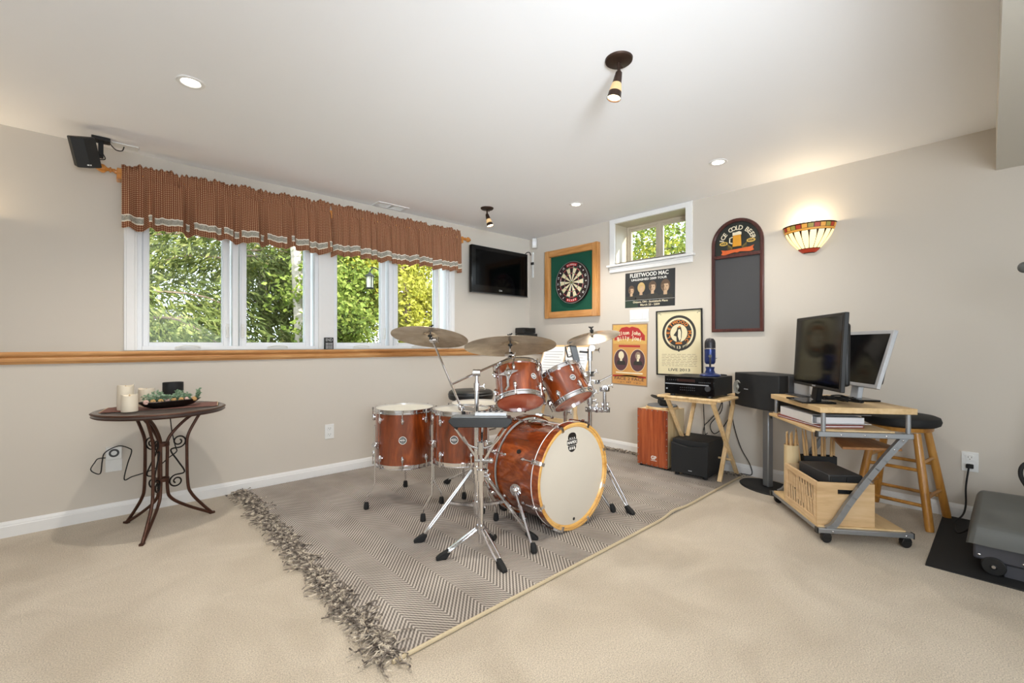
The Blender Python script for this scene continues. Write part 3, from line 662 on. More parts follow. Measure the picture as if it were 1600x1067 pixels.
# ---------------------------------------------------------------- stands
def wing(b, p, d=(1, 0, 0)):
    x, y, z = frame(d); p = Vector(p); b.cyl(p, p+z*.028, .006, n=8); q = p+z*.028
    b.tube([q-y*.016+z*.008, q, q+y*.016+z*.008], .0042, 6)
def tripod(t, base, top, r0, r1, feet, zc, zb, rub=.020):
    """double-braced tripod; base = pole foot (x,y), feet world points, zc collar height, zb lower joint height"""
    bx, by = base
    b = MB(); b.cyl((bx, by, zb-.05), (bx, by, zc+.26), r0, n=14); b.build('lower_tube', 'chrome', t, world=True)
    b = MB(); b.cyl((bx, by, zc+.24), (bx, by, top), r1, n=14); b.build('upper_tube', 'chrome', t, world=True)
    MB().cyl((bx, by, zc-.02), (bx, by, zc+.02), r0+.008, n=14).build('collar', 'chrome', t, world=True)
    b = MB(); b.cyl((bx, by, zc+.235), (bx, by, zc+.275), r0+.006, n=14); wing(b, (bx+r0, by, zc+.255), (.6, -.8, 0)); b.build('height_clamp', 'chrome', t, world=True)
    if zb < zc-.05: b = MB(); b.cyl((bx, by, zb-.015), (bx, by, zb+.02), r0+.007, n=14); wing(b, (bx+r0, by, zb), (.5, -.85, 0)); b.build('collar', 'chrome', t, world=True)
    for f in feet:
        f = Vector(f); d = Vector((f.x-bx, f.y-by, 0)); L = d.length; d.normalize(); sd = Vector((-d.y, d.x, 0))
        hi = Vector((bx, by, zc))+d*(r0+.012); lo = f+Vector((0, 0, .03))-d*.03; mid = hi.lerp(lo, .5); q = hi.lerp(lo, .86)
        b = MB()
        for s in (-1, 1): b.tube(spline([hi+sd*s*.008, mid+sd*s*.013, q+sd*s*.013, lo+sd*s*.003], 4), .0055, 7)
        lg = b.build('leg', 'chrome', t, world=True)
        fm = Matrix((d, sd, Vector((0, 0, 1)))).transposed().to_4x4(); fm.translation = f
        b = MB(); b.prism([(-.052, .030), (-.040, .046), (.0, .026), (.018, .012), (.018, 0), (-.03, 0)], -.013, .013, fm @ Matrix.Rotation(R(90), 4, 'X')); b.build('rubber_foot', 'rubber', lg, .004, True)
        if zb < zc-.03:
            b = MB(); e = mid; st = Vector((bx, by, zb))+d*(r0+.008)
            for s in (-1, 1): b.bar(st+sd*s*.010, e+sd*s*.010, .003, .011)
            b.build('brace', 'chrome', t, world=True)
def cymbal(label, hub, up, D, group='cymbals of the drum kit'):
    t = thing('cymbal', label, 'cymbal', M=axis_m(hub, up), group=group); r = D/2; br = .19*r
    top = [(0.004, .020), (br*.5, .0175), (br*.85, .010), (br, .0045), (br*1.15, .003), (r*.5, -.004), (r*.8, -.012), (r, -.020)]
    prof = top+[(x, z-.0016) for x, z in reversed(top)]
    MB().lathe(prof, 56, close=True).build('plate', 'cymbal', t, smooth=60)
    MB().lathe([(0, .021), (.012, .021), (.013, .026), (.013, .034), (0, .035)], 14).build('felt', 'rubber', t)
    b = MB(); b.cyl((0, 0, -.03), (0, 0, .058), .0035, n=8); b.cyl((0, 0, .036), (0, 0, .048), .007, n=10); b.tube([(-.018, 0, .056), (0, 0, .044), (.018, 0, .056)], .0045, 6); b.build('wing_nut', 'rubber', t)
    b = MB(); b.lathe([(0, -.004), (.013, -.004), (.013, -.014), (.006, -.018), (0, -.018)], 12); b.build('cup_washer', 'black_plastic', t)
    return t
def tilter(b, p, q, r=.0075):
    """rod p->q with a ratchet block at q"""
    b.tube([p, q], r, 8); x, y, z = frame(Vector(q)-Vector(p)); q = Vector(q); b.cyl(q-x*.018, q+x*.018, .017, n=14); wing(b, q+x*.018, x)
# boom stand in front of the floor tom: pole, boom to the ride cymbal, side arm to the crash
st = thing('cymbal_stand', 'tall chrome boom stand rising between the floor toms and the bass drum', 'stand', (1.515, 1.935, ZR))
tripod(st, (1.515, 1.935), .84, .0145, .0115, [(1.225, 2.065, ZR), (1.70, 1.675, ZR), (1.74, 2.16, ZR)], .36, .17)
P = Vector((1.515, 1.935, .0))
ride_hub = Vector((1.752, 1.925, 1.045)); crash_hub = Vector((1.455, 2.305, 1.098))
b = MB(); tl = P+Vector((0, 0, .885)); b.cyl(P+Vector((0, 0, .80)), tl, .0095, n=12); b.cyl(P+Vector((0, 0, .79)), P+Vector((0, 0, .83)), .017, n=12); wing(b, P+Vector((.012, 0, .81)), (.7, -.7, 0)); x, y, z = frame((.7, -.7, 0)); b.cyl(tl-z*.02, tl+z*.02, .019, n=14); b.build('boom_tilter', 'chrome', st, world=True)
b = MB(); e1 = ride_hub+Vector((0, .01, -.085)); d = (e1-tl).normalized(); b.tube([tl-d*.17, e1], .0062, 8); tilter(b, e1+Vector((0, 0, -.01)), e1+Vector((0, 0, .02)), .008); b.tube([e1, ride_hub], .006, 8); b.build('boom_arm', 'chrome', st, world=True)
b = MB(); k0 = Vector((1.497, 2.03, .655)); e2 = crash_hub+Vector((.015, -.01, -.045)); b.tube([k0, e2], .0065, 8); tilter(b, e2-Vector((0, 0, .005)), e2+Vector((0, 0, .012)), .008); b.tube([e2, crash_hub], .005, 8); b.build('side_arm', 'chrome', st, world=True)
b = MB(); k1 = k0.lerp(e2, .08); b.bar(P+Vector((0, 0, k1.z)), k1, .022, .022); b.ball(k1, .018, 10, 8); wing(b, k1, (-.5, -.8, 0)); b.build('clamp', 'chrome', st, .003, True)
MB().cyl(k0-Vector((0, 0, .018)), k0+Vector((0, 0, .012)), .010, n=10).build('rod_cap', 'rubber', st, world=True)
cymbal('crash cymbal on the left, hanging over the two floor toms', crash_hub, (.22, .15, .96), .455)
cymbal('wide ride cymbal in the middle, above the left rack tom', ride_hub, (.13, .19, .97), .53)
# pad stand in the very front: low tripod, basket arms, slim percussion pad
ps = thing('snare_stand', 'low chrome basket stand in front of the kit holding a black pad', 'stand', (1.375, 1.735, ZR))
tripod(ps, (1.385, 1.735), .55, .0125, .010, [(1.205, 1.825, ZR), (1.355, 1.535, ZR), (1.545, 1.825, ZR)], .135, .115)
P = Vector((1.385, 1.735, 0)); rt = Vector((.737, -.676, 0)); fw = Vector((.676, .737, 0))
b = MB(); b.cyl(P+Vector((0, 0, .40)), P+Vector((0, 0, .425)), .02, n=12); b.cyl(P+Vector((0, 0, .50)), P+Vector((0, 0, .56)), .018, n=12); b.cyl(P-rt*.03+Vector((0, 0, .47)), P+rt*.05+Vector((0, 0, .47)), .010, n=10); b.ball(P+rt*.05+Vector((0, 0, .47)), .014, 8, 6); wing(b, P+Vector((0, 0, .41)), rt); b.build('basket_hub', 'chrome', ps, world=True)
for d, L in ((-rt*.9-fw*.2, .125), (rt*.95-fw*.1, .125), (fw, .12)):
    d = d.normalized(); b = MB(); p0 = P+Vector((0, 0, .53))+d*.018
    b.tube(spline([p0, p0+d*.05+Vector((0, 0, .025)), P+d*L+Vector((0, 0, .632))], 4), .0065, 8); b.bar(P+Vector((0, 0, .475))+d*.018, P+d*L*.7+Vector((0, 0, .59)), .008, .010)
    arm = b.build('basket_arm', 'chrome', ps, world=True)
    b = MB(); q = P+d*L+Vector((0, 0, .632)); sd = Vector((-d.y, d.x, 0)); b.bar(q-d*.010, q+d*.022+Vector((0, 0, .03)), .032, .016); b.build('rubber_grip', 'rubber', arm, .004, True)
padM = Matrix((rt, fw, Vector((0, 0, 1)))).transposed().to_4x4(); padM.translation = P+Vector((0, 0, .662))
pad = thing('percussion_pad', 'slim black electronic drum pad lying on the front chrome basket stand', 'drum pad', M=padM)
MB().prism([(-.155, .006), (-.128, -.022), (.128, -.022), (.155, .006), (.145, .022), (-.145, .022)], -.05, .05, Matrix.Rotation(R(90), 4, 'X')).build('body', 'black_plastic', pad, .003)
b = MB(); b.box((-.135, -.04, .022), (.13, .045, .027)); b.build('playing_surface', 'pad_rubber', pad, .002)
b = MB(); b.box((-.03, -.01, .027), (.125, .04, .043)); b.build('control_panel', 'silver_plastic', pad, .003)
b = MB()
for k in range(5): b.cyl((-.01+.028*k, .02, .043), (-.01+.028*k, .02, .048), .007, n=10)
b.build('buttons', 'dark_grey', pad)
# bare stand on the right with clamps, tom arm, phone holder and a cymbal
st = thing('cymbal_stand', 'upright chrome stand right of the kit with clamps and a phone holder', 'stand', (2.46, 1.90, ZR))
tripod(st, (2.46, 1.90), 1.005, .0145, .0115, [(2.385, 1.525, ZR), (2.76, 2.12, ZR), (2.20, 2.20, ZR)], .40, .18)
P = Vector((2.46, 1.90, 0)); h3 = Vector((2.47, 1.885, 1.105))
b = MB(); tl = P+Vector((.0, 0, 1.0)); b.cyl(P+Vector((0, 0, .93)), P+Vector((0, 0, 1.01)), .018, n=12); b.cyl(tl+fw*-.02+rt*.012+Vector((0, 0, .015)), tl+fw*.02+rt*.012+Vector((0, 0, .015)), .02, n=14); wing(b, tl+rt*.03, rt); b.tube([tl+rt*.02+Vector((0, 0, .02)), h3], .005, 8); b.build('tilter', 'chrome', st, world=True)
b = MB(); z = .80
for z in (.84, .70, .60):
    b.cbox(P+Vector((0, 0, z)), (.045, .045, .035)); wing(b, P+rt*.02+Vector((0, 0, z)), rt*.8+Vector((0, 0, .5))); b.cyl(P-rt*.03+Vector((0, 0, z)), P+rt*.03+Vector((0, 0, z)), .010, n=10)
b.build('clamp', 'chrome', st, .004, True)
b = MB(); b.tube([P+Vector((0, 0, .70)), P-rt*.06-fw*.04+Vector((0, 0, .74)), Vector(c2)+rt*.11+Vector((0, 0, .01))], .009, 8); b.ball(P-rt*.05-fw*.03+Vector((0, 0, .735)), .02, 10, 8); b.build('tom_arm', 'chrome', st, world=True)
b = MB(); b.tube([P+Vector((0, 0, .60)), P+rt*.13+Vector((0, 0, .59))], .008, 8)
for k in (.05, .085, .12): b.cbox(P+rt*k+Vector((0, 0, .595)), (.026, .026, .034)); wing(b, P+rt*k+Vector((0, 0, .61)), (0, 0, 1))
b.cyl(P+rt*.10+Vector((0, 0, .60)), P+rt*.10+Vector((0, 0, .73)), .012, n=12); b.cyl(P+rt*.10-fw*.025+Vector((0, 0, .745)), P+rt*.10+fw*.025+Vector((0, 0, .745)), .021, n=14); b.cbox(P+rt*.10+Vector((0, 0, .735)), (.05, .05, .03)); wing(b, P+rt*.12+Vector((0, 0, .76)), rt)
b.build('side_clamp', 'chrome', st, .003, True)
b = MB(); b.tube([P+Vector((0, 0, .80)), P+rt*.06+Vector((0, 0, .785)), P+rt*.15+Vector((0, 0, .83))], .006, 8); b.cbox(P+rt*.05+Vector((0, 0, .785)), (.03, .03, .03)); b.build('accessory_rod', 'chrome', st, .002, True)
b = MB(); q = P-rt*.03; b.tube([P-rt*.01+Vector((0, 0, .985)), P-rt*.07+Vector((0, 0, .99))], .007, 8)
m = Matrix((rt, fw, Vector((0, 0, 1)))).transposed().to_4x4(); m.translation = P-rt*.105+Vector((0, 0, .985)); m = m @ Matrix.Rotation(R(-14), 4, 'Y')
b.box((-.020, -.018, -.060), (.022, .018, .075), m); b.tube([m @ Vector(p) for p in ((-.02, 0, .05), (-.05, 0, .05), (-.05, 0, -.02), (-.02, 0, -.02))], .006, 6); b.box((-.045, -.015, -.075), (.02, .015, -.058), m)
b.build('phone_holder', 'black_plastic', st, .004, True)
cymbal('smallest cymbal on the right, tipped up in front of the posters', h3, (-.30, .0, .95), .36)
# hi-hat stand without cymbals, behind the right rack tom
st = thing('hi_hat_stand', 'slim chrome hi-hat stand with a bare pull rod behind the right rack tom', 'stand', (2.455, 2.115, ZR))
tripod(st, (2.455, 2.115), .80, .0135, .011, [(2.62, 2.30, ZR), (2.28, 2.24, ZR), (2.54, 1.93, ZR)], .30, .12)
b = MB(); b.cyl((2.455, 2.115, .78), (2.455, 2.115, 1.035), .003, n=8); b.cyl((2.455, 2.115, .80), (2.455, 2.115, .835), .013, n=10); b.cyl((2.455, 2.115, .90), (2.455, 2.115, .93), .008, n=8); b.build('pull_rod', 'chrome', st, world=True)
b = MB(); b.box((2.42, 2.14, ZR), (2.50, 2.36, ZR+.012)); b.bar((2.46, 2.15, ZR+.02), (2.46, 2.36, ZR+.07), .07, .008); b.build('pedal', 'steel', st, .003, True)
# throne
t = thing('drum_throne', 'round black padded drum throne behind the floor toms', 'stool', (2.31, 3.03, ZR))
b = MB(); b.lathe([(0, .56), (.15, .56), (.182, .575), (.190, .60), (.184, .635), (.165, .648), (.08, .652), (0, .652)], 36); b.build('cushion', 'black_plastic', t)
MB().lathe([(.187, .612), (.192, .615), (.187, .62)], 36).build('piping', 'dark_grey', t)
b = MB(); b.cyl((0, 0, .25), (0, 0, .56), .018, n=12); b.build('post', 'chrome', t)
for k in range(3):
    a = k*2.094+.4; b = MB(); b.tube([(.02*math.cos(a), .02*math.sin(a), .30), (.22*math.cos(a), .22*math.sin(a), .03)], .009, 8); l = b.build('leg', 'chrome', t)
    MB().ball((.225*math.cos(a), .225*math.sin(a), .020), (.022, .022, .020), 10, 6).build('rubber_foot', 'rubber', l)
# snare basket stand for the snare drum
st = thing('snare_stand', 'chrome basket stand under the snare drum beside the throne', 'stand', (1.90, 2.42, ZR))
tripod(st, (1.90, 2.42), .44, .012, .010, [(1.905, 2.80, ZR), (2.10, 2.22, ZR), (1.86, 2.10, ZR)], .20, .10)
for k in range(3):
    a = k*2.094+.5; b = MB(); d = Vector((math.cos(a), math.sin(a), 0)); P = Vector((1.90, 2.42, 0)); b.tube([P+Vector((0, 0, .43)), P+d*.14+Vector((0, 0, .48)), P+d*.196+Vector((0, 0, .495)), P+d*.200+Vector((0, 0, .52))], .006, 7); b.build('basket_arm', 'chrome', st, world=True)
# wooden music stand with sheet music
wood('pine', (196, 158, 106), (222, 188, 138), (236, 208, 164), axis=2, scale=16, rough=.5)
wood('pine_x', (196, 158, 106), (222, 188, 138), (236, 208, 164), axis=0, scale=16, rough=.5)
plain('paper', (236, 236, 238), .7, var=.02); plain('ink', (120, 124, 140), .8)
t = thing('music_stand', 'light wooden music stand with slanted desk behind the right rack tom', 'music stand', (3.10, 2.70, ZR), R(-90))
m = T3((0, .02, .865), (R(-22), 0, 0))
b = MB(); b.box((-.29, -.006, -.17), (.29, .008, .17), m); b.build('desk_board', 'pine_x', t, .003)
MB().box((-.29, -.05, -.185), (.29, .008, -.17), m).build('ledge', 'pine_x', t, .003)
b = MB(); b.bar((-.16, .0, .70), (-.24, -.14, .0), .028, .018); b.build('leg', 'pine', t, .002)
b = MB(); b.bar((.16, .0, .70), (.24, -.14, .0), .028, .018); b.build('leg', 'pine', t, .002)
b = MB(); b.bar((0, .05, .80), (0, .30, .0), .028, .018); b.build('leg', 'pine', t, .002)
b = MB(); b.box((-.22, -.085, .33), (.22, -.07, .37)); b.build('crossbar', 'pine_x', t, .002)
for x0, x1, lab, z0 in ((-.275, -.01, 'left sheet of music on the wooden music stand', .0), (.005, .265, 'right sheet of music on the wooden music stand', .0)):
    sm = Matrix.Translation((3.10, 2.70, ZR)) @ Matrix.Rotation(R(-90), 4, 'Z') @ m
    s = thing('sheet_music', lab, 'paper', M=sm @ Matrix.Translation((x0, -.0075, -.165)))
    MB().box((0, -.0012, 0), (x1-x0, 0, .315)).build('page', 'paper', s)
    b = MB()
    for r_ in range(9):
        w_ = (x1-x0)-.05-(.03 if r_ % 3 == 2 else 0); b.box((.025, -.0020, .265-r_*.027), (.025+w_, -.0013, .268-r_*.027))
    b.build('staves', 'ink', s)

# ---------------------------------------------------------------- wrought-iron table on the left
plain('slate_top', (74, 62, 60), .3, var=.3, scale=12, coat=.3); plain('runner', (112, 72, 62), .8, var=.4, scale=90); plain('wax', (226, 214, 194), .5, var=.04); plain('wax_in', (196, 170, 132), .6, var=.1)
TZ = .68
tb = thing('wrought_iron_table', 'small round wrought-iron table with scroll legs below the oak ledge', 'table', (.27, 3.245, 0))
MB().lathe([(0, TZ-.012), (.27, TZ-.012), (.292, TZ-.028), (.300, TZ-.022), (.303, TZ-.012), (.298, TZ-.002), (.286, TZ), (.278, TZ-.004), (0, TZ-.004)], 64).build('table_top', 'slate_top', tb)
b = MB(); b.lathe([(.298, TZ-.014), (.306, TZ-.008), (.298, TZ-.002)], 64); b.lathe([(.294, TZ-.030), (.303, TZ-.024), (.294, TZ-.018)], 64); b.build('rim', 'rust_iron', tb)
for k, ang in enumerate((12, 126, 246)):
    m = Matrix.Rotation(R(ang), 4, 'Z') @ Matrix.Rotation(R(90), 4, 'X')     # local x = radius, y = up
    b = MB(); b.M = m
    b.tube(spline([(.19, TZ-.03, 0), (.10, .585, 0), (.030, .50, 0), (.024, .42, 0), (.024, .22, 0), (.045, .15, 0), (.13, .08, 0), (.245, .008, 0)], 5), .0085, 8)
    b.tube(spline([(.205, TZ-.03, 0), (.165, .585, 0), (.125, .50, 0), (.12, .42, 0), (.125, .22, 0), (.145, .15, 0), (.20, .07, 0), (.25, .008, 0)], 5), .0085, 8)
    lg = b.build('leg', 'rust_iron', tb)
    b = MB(); b.M = m; b.cbox((.252, .006, 0), (.03, .012, .02)); b.build('foot', 'rust_iron', lg, .002)
    sc = []
    for i in range(26):
        a = R(60)-i*R(20); rr = .010+.0011*i*1.0; sc.append((.080+rr*math.cos(a), .475+rr*math.sin(a), 0))
    sc2 = []
    for i in range(26):
        a = R(240)-i*R(20); rr = .010+.0011*i*1.0; sc2.append((.068+rr*math.cos(a), .245+rr*math.sin(a), 0))
    b = MB(); b.M = m; b.tube(sc+spline([sc[-1], (.040, .43, 0), (.075, .36, 0), (.108, .29, 0), sc2[-1]], 5)[1:-1]+sc2[::-1], .0042, 6); b.build('scroll', 'dark_iron', lg)
b = MB()
for z in (.46, .26): b.lathe([(.022, z), (.033, z), (.033, z+.02), (.022, z+.02)], 16, close=True)
b.build('centre_ring', 'rust_iron', tb)
ro = thing('table_runner', 'dark red-brown woven mat across the iron table', 'placemat', (.27, 3.245, TZ), R(-10))
b = MB(); b.box((-.255, -.10, .0005), (.265, .12, .0035)); b.build('cloth', 'runner', ro, .001)
b = MB()
for x in (-.255, .262): b.box((x, -.10, .0036), (x+.004, .12, .0044))
b.build('hem', 'wax_in', ro)
ZT = TZ+.004
def candle(label, x, y, r, h, tilt=0, seed=1):
    t = thing('pillar_candle', label, 'candle', (x, y, ZT), group='flameless candles on the iron table'); rn = random.Random(seed)
    b = MB(); n = 28; rows = [(r*.97, 0), (r, .004), (r, .5), (r*.995, 1.0), (r*.90, 1.0), (r*.85, .90), (r*.5, .86), (0, .85)]; vs = []; fs = []
    for i in range(n):
        a = 6.2832*i/n; dz = .003*math.sin(a*2+seed)+.002*math.sin(a*3+seed*2)
        for q, (rr, z) in enumerate(rows): vs.append((rr*math.cos(a), rr*math.sin(a), (z if z < .01 else z*h)+(dz if q in (3, 4) else 0)))
    P = len(rows)
    for i in range(n):
        j = (i+1) % n
        for q in range(P-1): fs.append((i*P+q, j*P+q, j*P+q+1, i*P+q+1))
    b.add(vs, fs); b.add([(r*.97*math.cos(6.2832*i/n), r*.97*math.sin(6.2832*i/n), 0) for i in range(n)], [tuple(range(n))]); b.build('wax', 'wax', t, smooth=50)
    b = MB(); b.cyl((0, 0, h*.84), (0, 0, h*.93), .003, n=6); b.ball((0, 0, h*.94), (.004, .004, .009), 8, 6); b.build('wick', 'wax_in', t)
candle('tall cream pillar candle at the back left of the iron table', .110, 3.235, .036, .132, seed=1)
candle('cream pillar candle in front of the tall one on the iron table', .123, 3.135, .036, .088, seed=2)
candle('cream pillar candle with a deep well beside the black pot', .205, 3.330, .038, .102, seed=3)
t = thing('candle_pot', 'black cylindrical candle pot behind the dough bowl', 'pot', (.335, 3.405, ZT)); b = MB(); b.lathe([(0, 0), (.050, 0), (.052, .004), (.052, .126), (.049, .126), (.048, .11), (0, .11)], 32); b.build('body', 'black_matte', t); MB().lathe([(.0525, .004), (.0535, .010), (.0525, .016)], 32).build('base_ring', 'black_gloss', t)
# long dough bowl with greenery
BOWL = Matrix.Translation((.300, 3.200, ZT)) @ Matrix.Rotation(R(10), 4, 'Z')
bw = thing('dough_bowl', 'long dark wooden bowl of greenery on the iron table', 'bowl', M=BOWL); b = MB(); n = 32; vs = []; fs = []
prof = [(.55, 0), (.80, .012), (1.0, .036), (.95, .040), (.72, .018), (.3, .012)]
for i in range(n):
    a = 6.2832*i/n; ex = math.copysign(abs(math.cos(a))**.75, math.cos(a)); ey = math.copysign(abs(math.sin(a))**.9, math.sin(a))
    for s_, z in prof: vs.append((.145*s_*ex, .052*s_*ey, z))
P = len(prof)
for i in range(n):
    j = (i+1) % n; fs += [(i*P+q, j*P+q, j*P+q+1, i*P+q+1) for q in range(P-1)]
fs += [tuple(i*P for i in range(n)), tuple(i*P+P-1 for i in range(n-1, -1, -1))]
b.add(vs, fs); b.build('body', 'dark_iron', bw)
leaf('sage_leaf', ((96, 128, 98), (150, 176, 148), (206, 216, 196)), 60.0); plain('pod', (186, 148, 96), .8, var=.3); plain('blossom', (206, 172, 160), .8, var=.2)
for k in range(9):
    rn = random.Random(40+k); x = -.10+.028*k; y = rn.uniform(-.02, .02); lab = 'dusty green artificial sprig in the dough bowl'
    t = thing('artificial_sprig', lab, 'sprig', M=BOWL @ Matrix.Translation((x, y, .020)), group='greenery in the dough bowl'); b = MB(); tops = []
    for q in range(4):
        a = rn.uniform(0, 6.28); e = Vector((math.cos(a)*rn.uniform(.015, .045), math.sin(a)*.026, rn.uniform(.03, .072))); b.tube(spline([(0, 0, 0), e*.5+Vector((0, 0, .01)), e], 3), .0012, 4); tops.append(e)
    st_ = b.build('stem', 'sage_leaf', t)
    def pos(r2, tops=tops):
        e = r2.choice(tops); p = e*r2.uniform(.35, 1.05); return p, Vector((r2.gauss(0, 1), r2.gauss(0, 1), r2.gauss(.3, .6)))
    leaf_cards(95, pos, .017, 60+k, .6).build('leaves', 'sage_leaf', t, kind='stuff', smooth=180)
for k in range(8):
    rn = random.Random(80+k); x = -.115+.032*k; t = thing('dried_pod', 'round tan dried pod in the dough bowl' if k % 3 else 'pink dried blossom in the dough bowl', 'pod', M=BOWL @ T3((x, rn.uniform(-.036, -.012), .040), (rn.random()*3, rn.random(), 0)), group='dried pods in the dough bowl' if k % 3 else 'dried blossoms in the dough bowl')
    b = MB(); b.lathe([(0, -.010), (.011, -.008), (.014, 0), (.011, .008), (.004, .009), (0, .004)], 10); b.build('husk', 'pod' if k % 3 else 'blossom', t); b = MB(); b.cyl((0, 0, -.014), (0, 0, -.009), .003, n=6); b.build('stub', 'dark_iron', t)
# timer plugged into the wall, with its cord
t = thing('outlet_timer', 'white mechanical plug-in timer on the wall left of the iron table', 'timer', (.07, YB, .35))
m = WLM(.07, .35, YB)
b = MB(); b.box((-.038, -.078, 0), (.038, .0, .006), m); b.build('wall_plate', 'white_plastic', t, .002, True)
b = MB(); b.box((-.037, .0, .0), (.037, .075, .042), m); b.build('timer_body', 'white_plastic', t, .005, True)
b = MB(); b.ringprism(circle(.024, 24, 0, .040), circle(.014, 24, 0, .040), .042, .047, m); b.build('dial', 'dark_grey', t, world=True)
b = MB(); b.ringprism(circle(.026, 20, 0, -.036), circle(.022, 20, 0, -.036), .006, .009, m)
b.build('socket', 'white_plastic', t, world=True)
cd = MB(); cd.tube(spline([(.035, YB-.03, .365), (.00, YB-.03, .365), (-.015, YB-.03, .345), (-.032, YB-.035, .31), (-.015, YB-.035, .285), (.01, YB-.04, .28), (.018, YB-.045, .35), (.03, YB-.05, .40), (.09, YB-.05, .43), (.14, YB-.03, .405), (.15, YB-.05, .385), (.13, YB-.08, .32), (.115, YB-.10, .235), (.15, YB-.12, .25), (.20, YB-.16, .27), (.26, YB-.2, .30), (.31, YB-.26, .36), (.345, YB-.30, .40), (.34, YB-.30, .43), (.325, YB-.28, .52), (.315, YB-.26, TZ-.035)]), .0032, 6)
o = cd.build('power_cord', 'rubber'); tag(o, 'black cord from the wall timer up under the iron table', 'cord')

# ---------------------------------------------------------------- corner along the right wall
# cajon
wood('zebra', (110, 42, 18), (162, 74, 36), (196, 104, 58), axis=2, scale=26, rough=.3, coat=.5, stretch=.05); wood('birch', (198, 170, 124), (216, 192, 148), (228, 208, 170), axis=2, scale=10, rough=.5)
t = thing('cajon', 'box drum with striped red wooden front left of the subwoofer', 'cajon', (3.555, 1.985, ZR))
z0 = .016
MB().box((-.138, -.137, z0), (.145, .137, .485)).build('body', 'birch', t, .003)
fp = MB().box((-.146, -.139, z0), (-.138, .139, .487)).build('front_plate', 'zebra', t, .0015)
b = MB()
for i in range(9):
    for s in (-1, 1): b.cyl((-.1462, s*.131, z0+.02+i*.055), (-.149, s*.131, z0+.02+i*.055), .004, n=8)
for i in range(5):
    for z in (z0+.008, .479): b.cyl((-.1462, -.10+i*.05, z), (-.149, -.10+i*.05, z), .004, n=8)
b.build('screws', 'steel', fp)
b = MB(); m = T3((-.1465, -.015, .085)) @ Matrix(((0, 0, -1, 0), (-1, 0, 0, 0), (0, 1, 0, 0), (0, 0, 0, 1))); add_text(b, 'GP', .042, m, .05, bold=.0012); b.prism(rect(-.028, -.024, .028, -.020), 0, .0006, m); b.build('lettering', 'print_white', fp)
b = MB()
for x in (-.12, .12):
    for y in (-.115, .115): b.cyl((x, y, 0), (x, y, z0), .014, n=10)
b.build('feet', 'rubber', t)
# practice pad and headphones on top of it
t = thing('practice_pad', 'grey round practice pad with wooden rim on the box drum', 'practice pad', (3.555, 1.975, .487+ZR), R(20))
b = MB(); b.prism(circle(.135, 8, a0=R(22.5)), 0, .018); b.build('base', 'pine', t, .002); MB().lathe([(0, .030), (.118, .030), (.122, .026), (.122, .018), (0, .018)], 32).build('pad', 'pad_rubber', t)
t = thing('headphones', 'black over-ear headphones lying on the practice pad', 'headphones', (3.545, 1.955, .487+ZR+.031), R(35))
for s in (-1, 1):
    m = T3((s*.055, 0, .028), (R(8), R(12*s), 0)); b = MB(); b.lathe([(0, -.028), (.036, -.028), (.042, -.02), (.044, 0), (.040, .016), (0, .016)], 24, m); cup = b.build('ear_cup', 'black_plastic', t)
    b = MB(); b.lathe([(.022, .016), (.043, .014), (.046, .022), (.042, .032), (.024, .032), (.020, .026)], 24, m, close=True); b.build('ear_pad', 'black_matte', cup)
b = MB(); b.tube([(s_*.085*math.cos(a), .10*math.sin(a)+.0, .045+.03*math.sin(a)) for a, s_ in [(R(10+16*i), 1) for i in range(11)]], .008, 8); b.build('headband', 'black_plastic', t)
# subwoofer
t = thing('subwoofer', 'black cube subwoofer on the rug under the folding tray table', 'speaker', (3.515, 1.655, ZR), R(4))
b = MB(); b.box((-.13, -.142, .02), (.19, .142, .285)); b.build('cabinet', 'black_matte', t, .006)
b = MB(); pts = [(-.142, .025), (.142, .025), (.142, .262)]+[(.142-.284*i/12, .262-.024*math.sin(math.pi*i/12)) for i in range(1, 12)]+[(-.142, .262)]
b.prism(pts, 0, .024, Matrix(((0, 0, -1, -.13), (1, 0, 0, 0), (0, 1, 0, 0), (0, 0, 0, 1)))); g = b.build('grille', 'black_matte', t, .004)
b = MB(); m = T3((-.1545, -.01, .055)) @ Matrix(((0, 0, -1, 0), (-1, 0, 0, 0), (0, 1, 0, 0), (0, 0, 0, 1))); b.prism(rect(-.014, -.003, .014, .003), 0, .001, m); b.build('nameplate', 'silver_plastic', g)
b = MB()
for x in (-.11, .16):
    for y in (-.11, .11): b.cyl((x, y, 0), (x, y, .02), .018, n=10)
b.build('feet', 'rubber', t)
# folding tray table
t = thing('tray_table', 'folding light wooden tray table carrying the black receiver', 'table', (3.50, 1.585, ZR))
TT = .648-ZR
b = MB(); b.box((-.29, -.245, TT-.018), (.27, .245, TT)); b.build('table_top', 'pine', t, .006)
b = MB(); b.box((-.26, -.20, TT-.04), (-.24, .20, TT-.018)); b.box((.22, -.20, TT-.04), (.24, .20, TT-.018)); b.build('support_rail', 'pine', t, .002)
for y in (-.165, .185):
    s = .011 if y > 0 else -.011
    b = MB(); b.bar((-.235, y, TT-.03), (.215, y, 0), .018, .030, (0, 1, 0)); b.build('leg', 'pine', t, .002)
    b = MB(); b.bar((.205, y+.02*(-1 if y > 0 else 1), TT-.03), (-.07, y+.02*(-1 if y > 0 else 1), 0), .018, .030, (0, 1, 0)); b.build('leg', 'pine', t, .002)
b = MB(); b.cyl((.10, -.165, .14), (.10, .185, .14), .008, n=10); b.build('stretcher', 'pine', t)
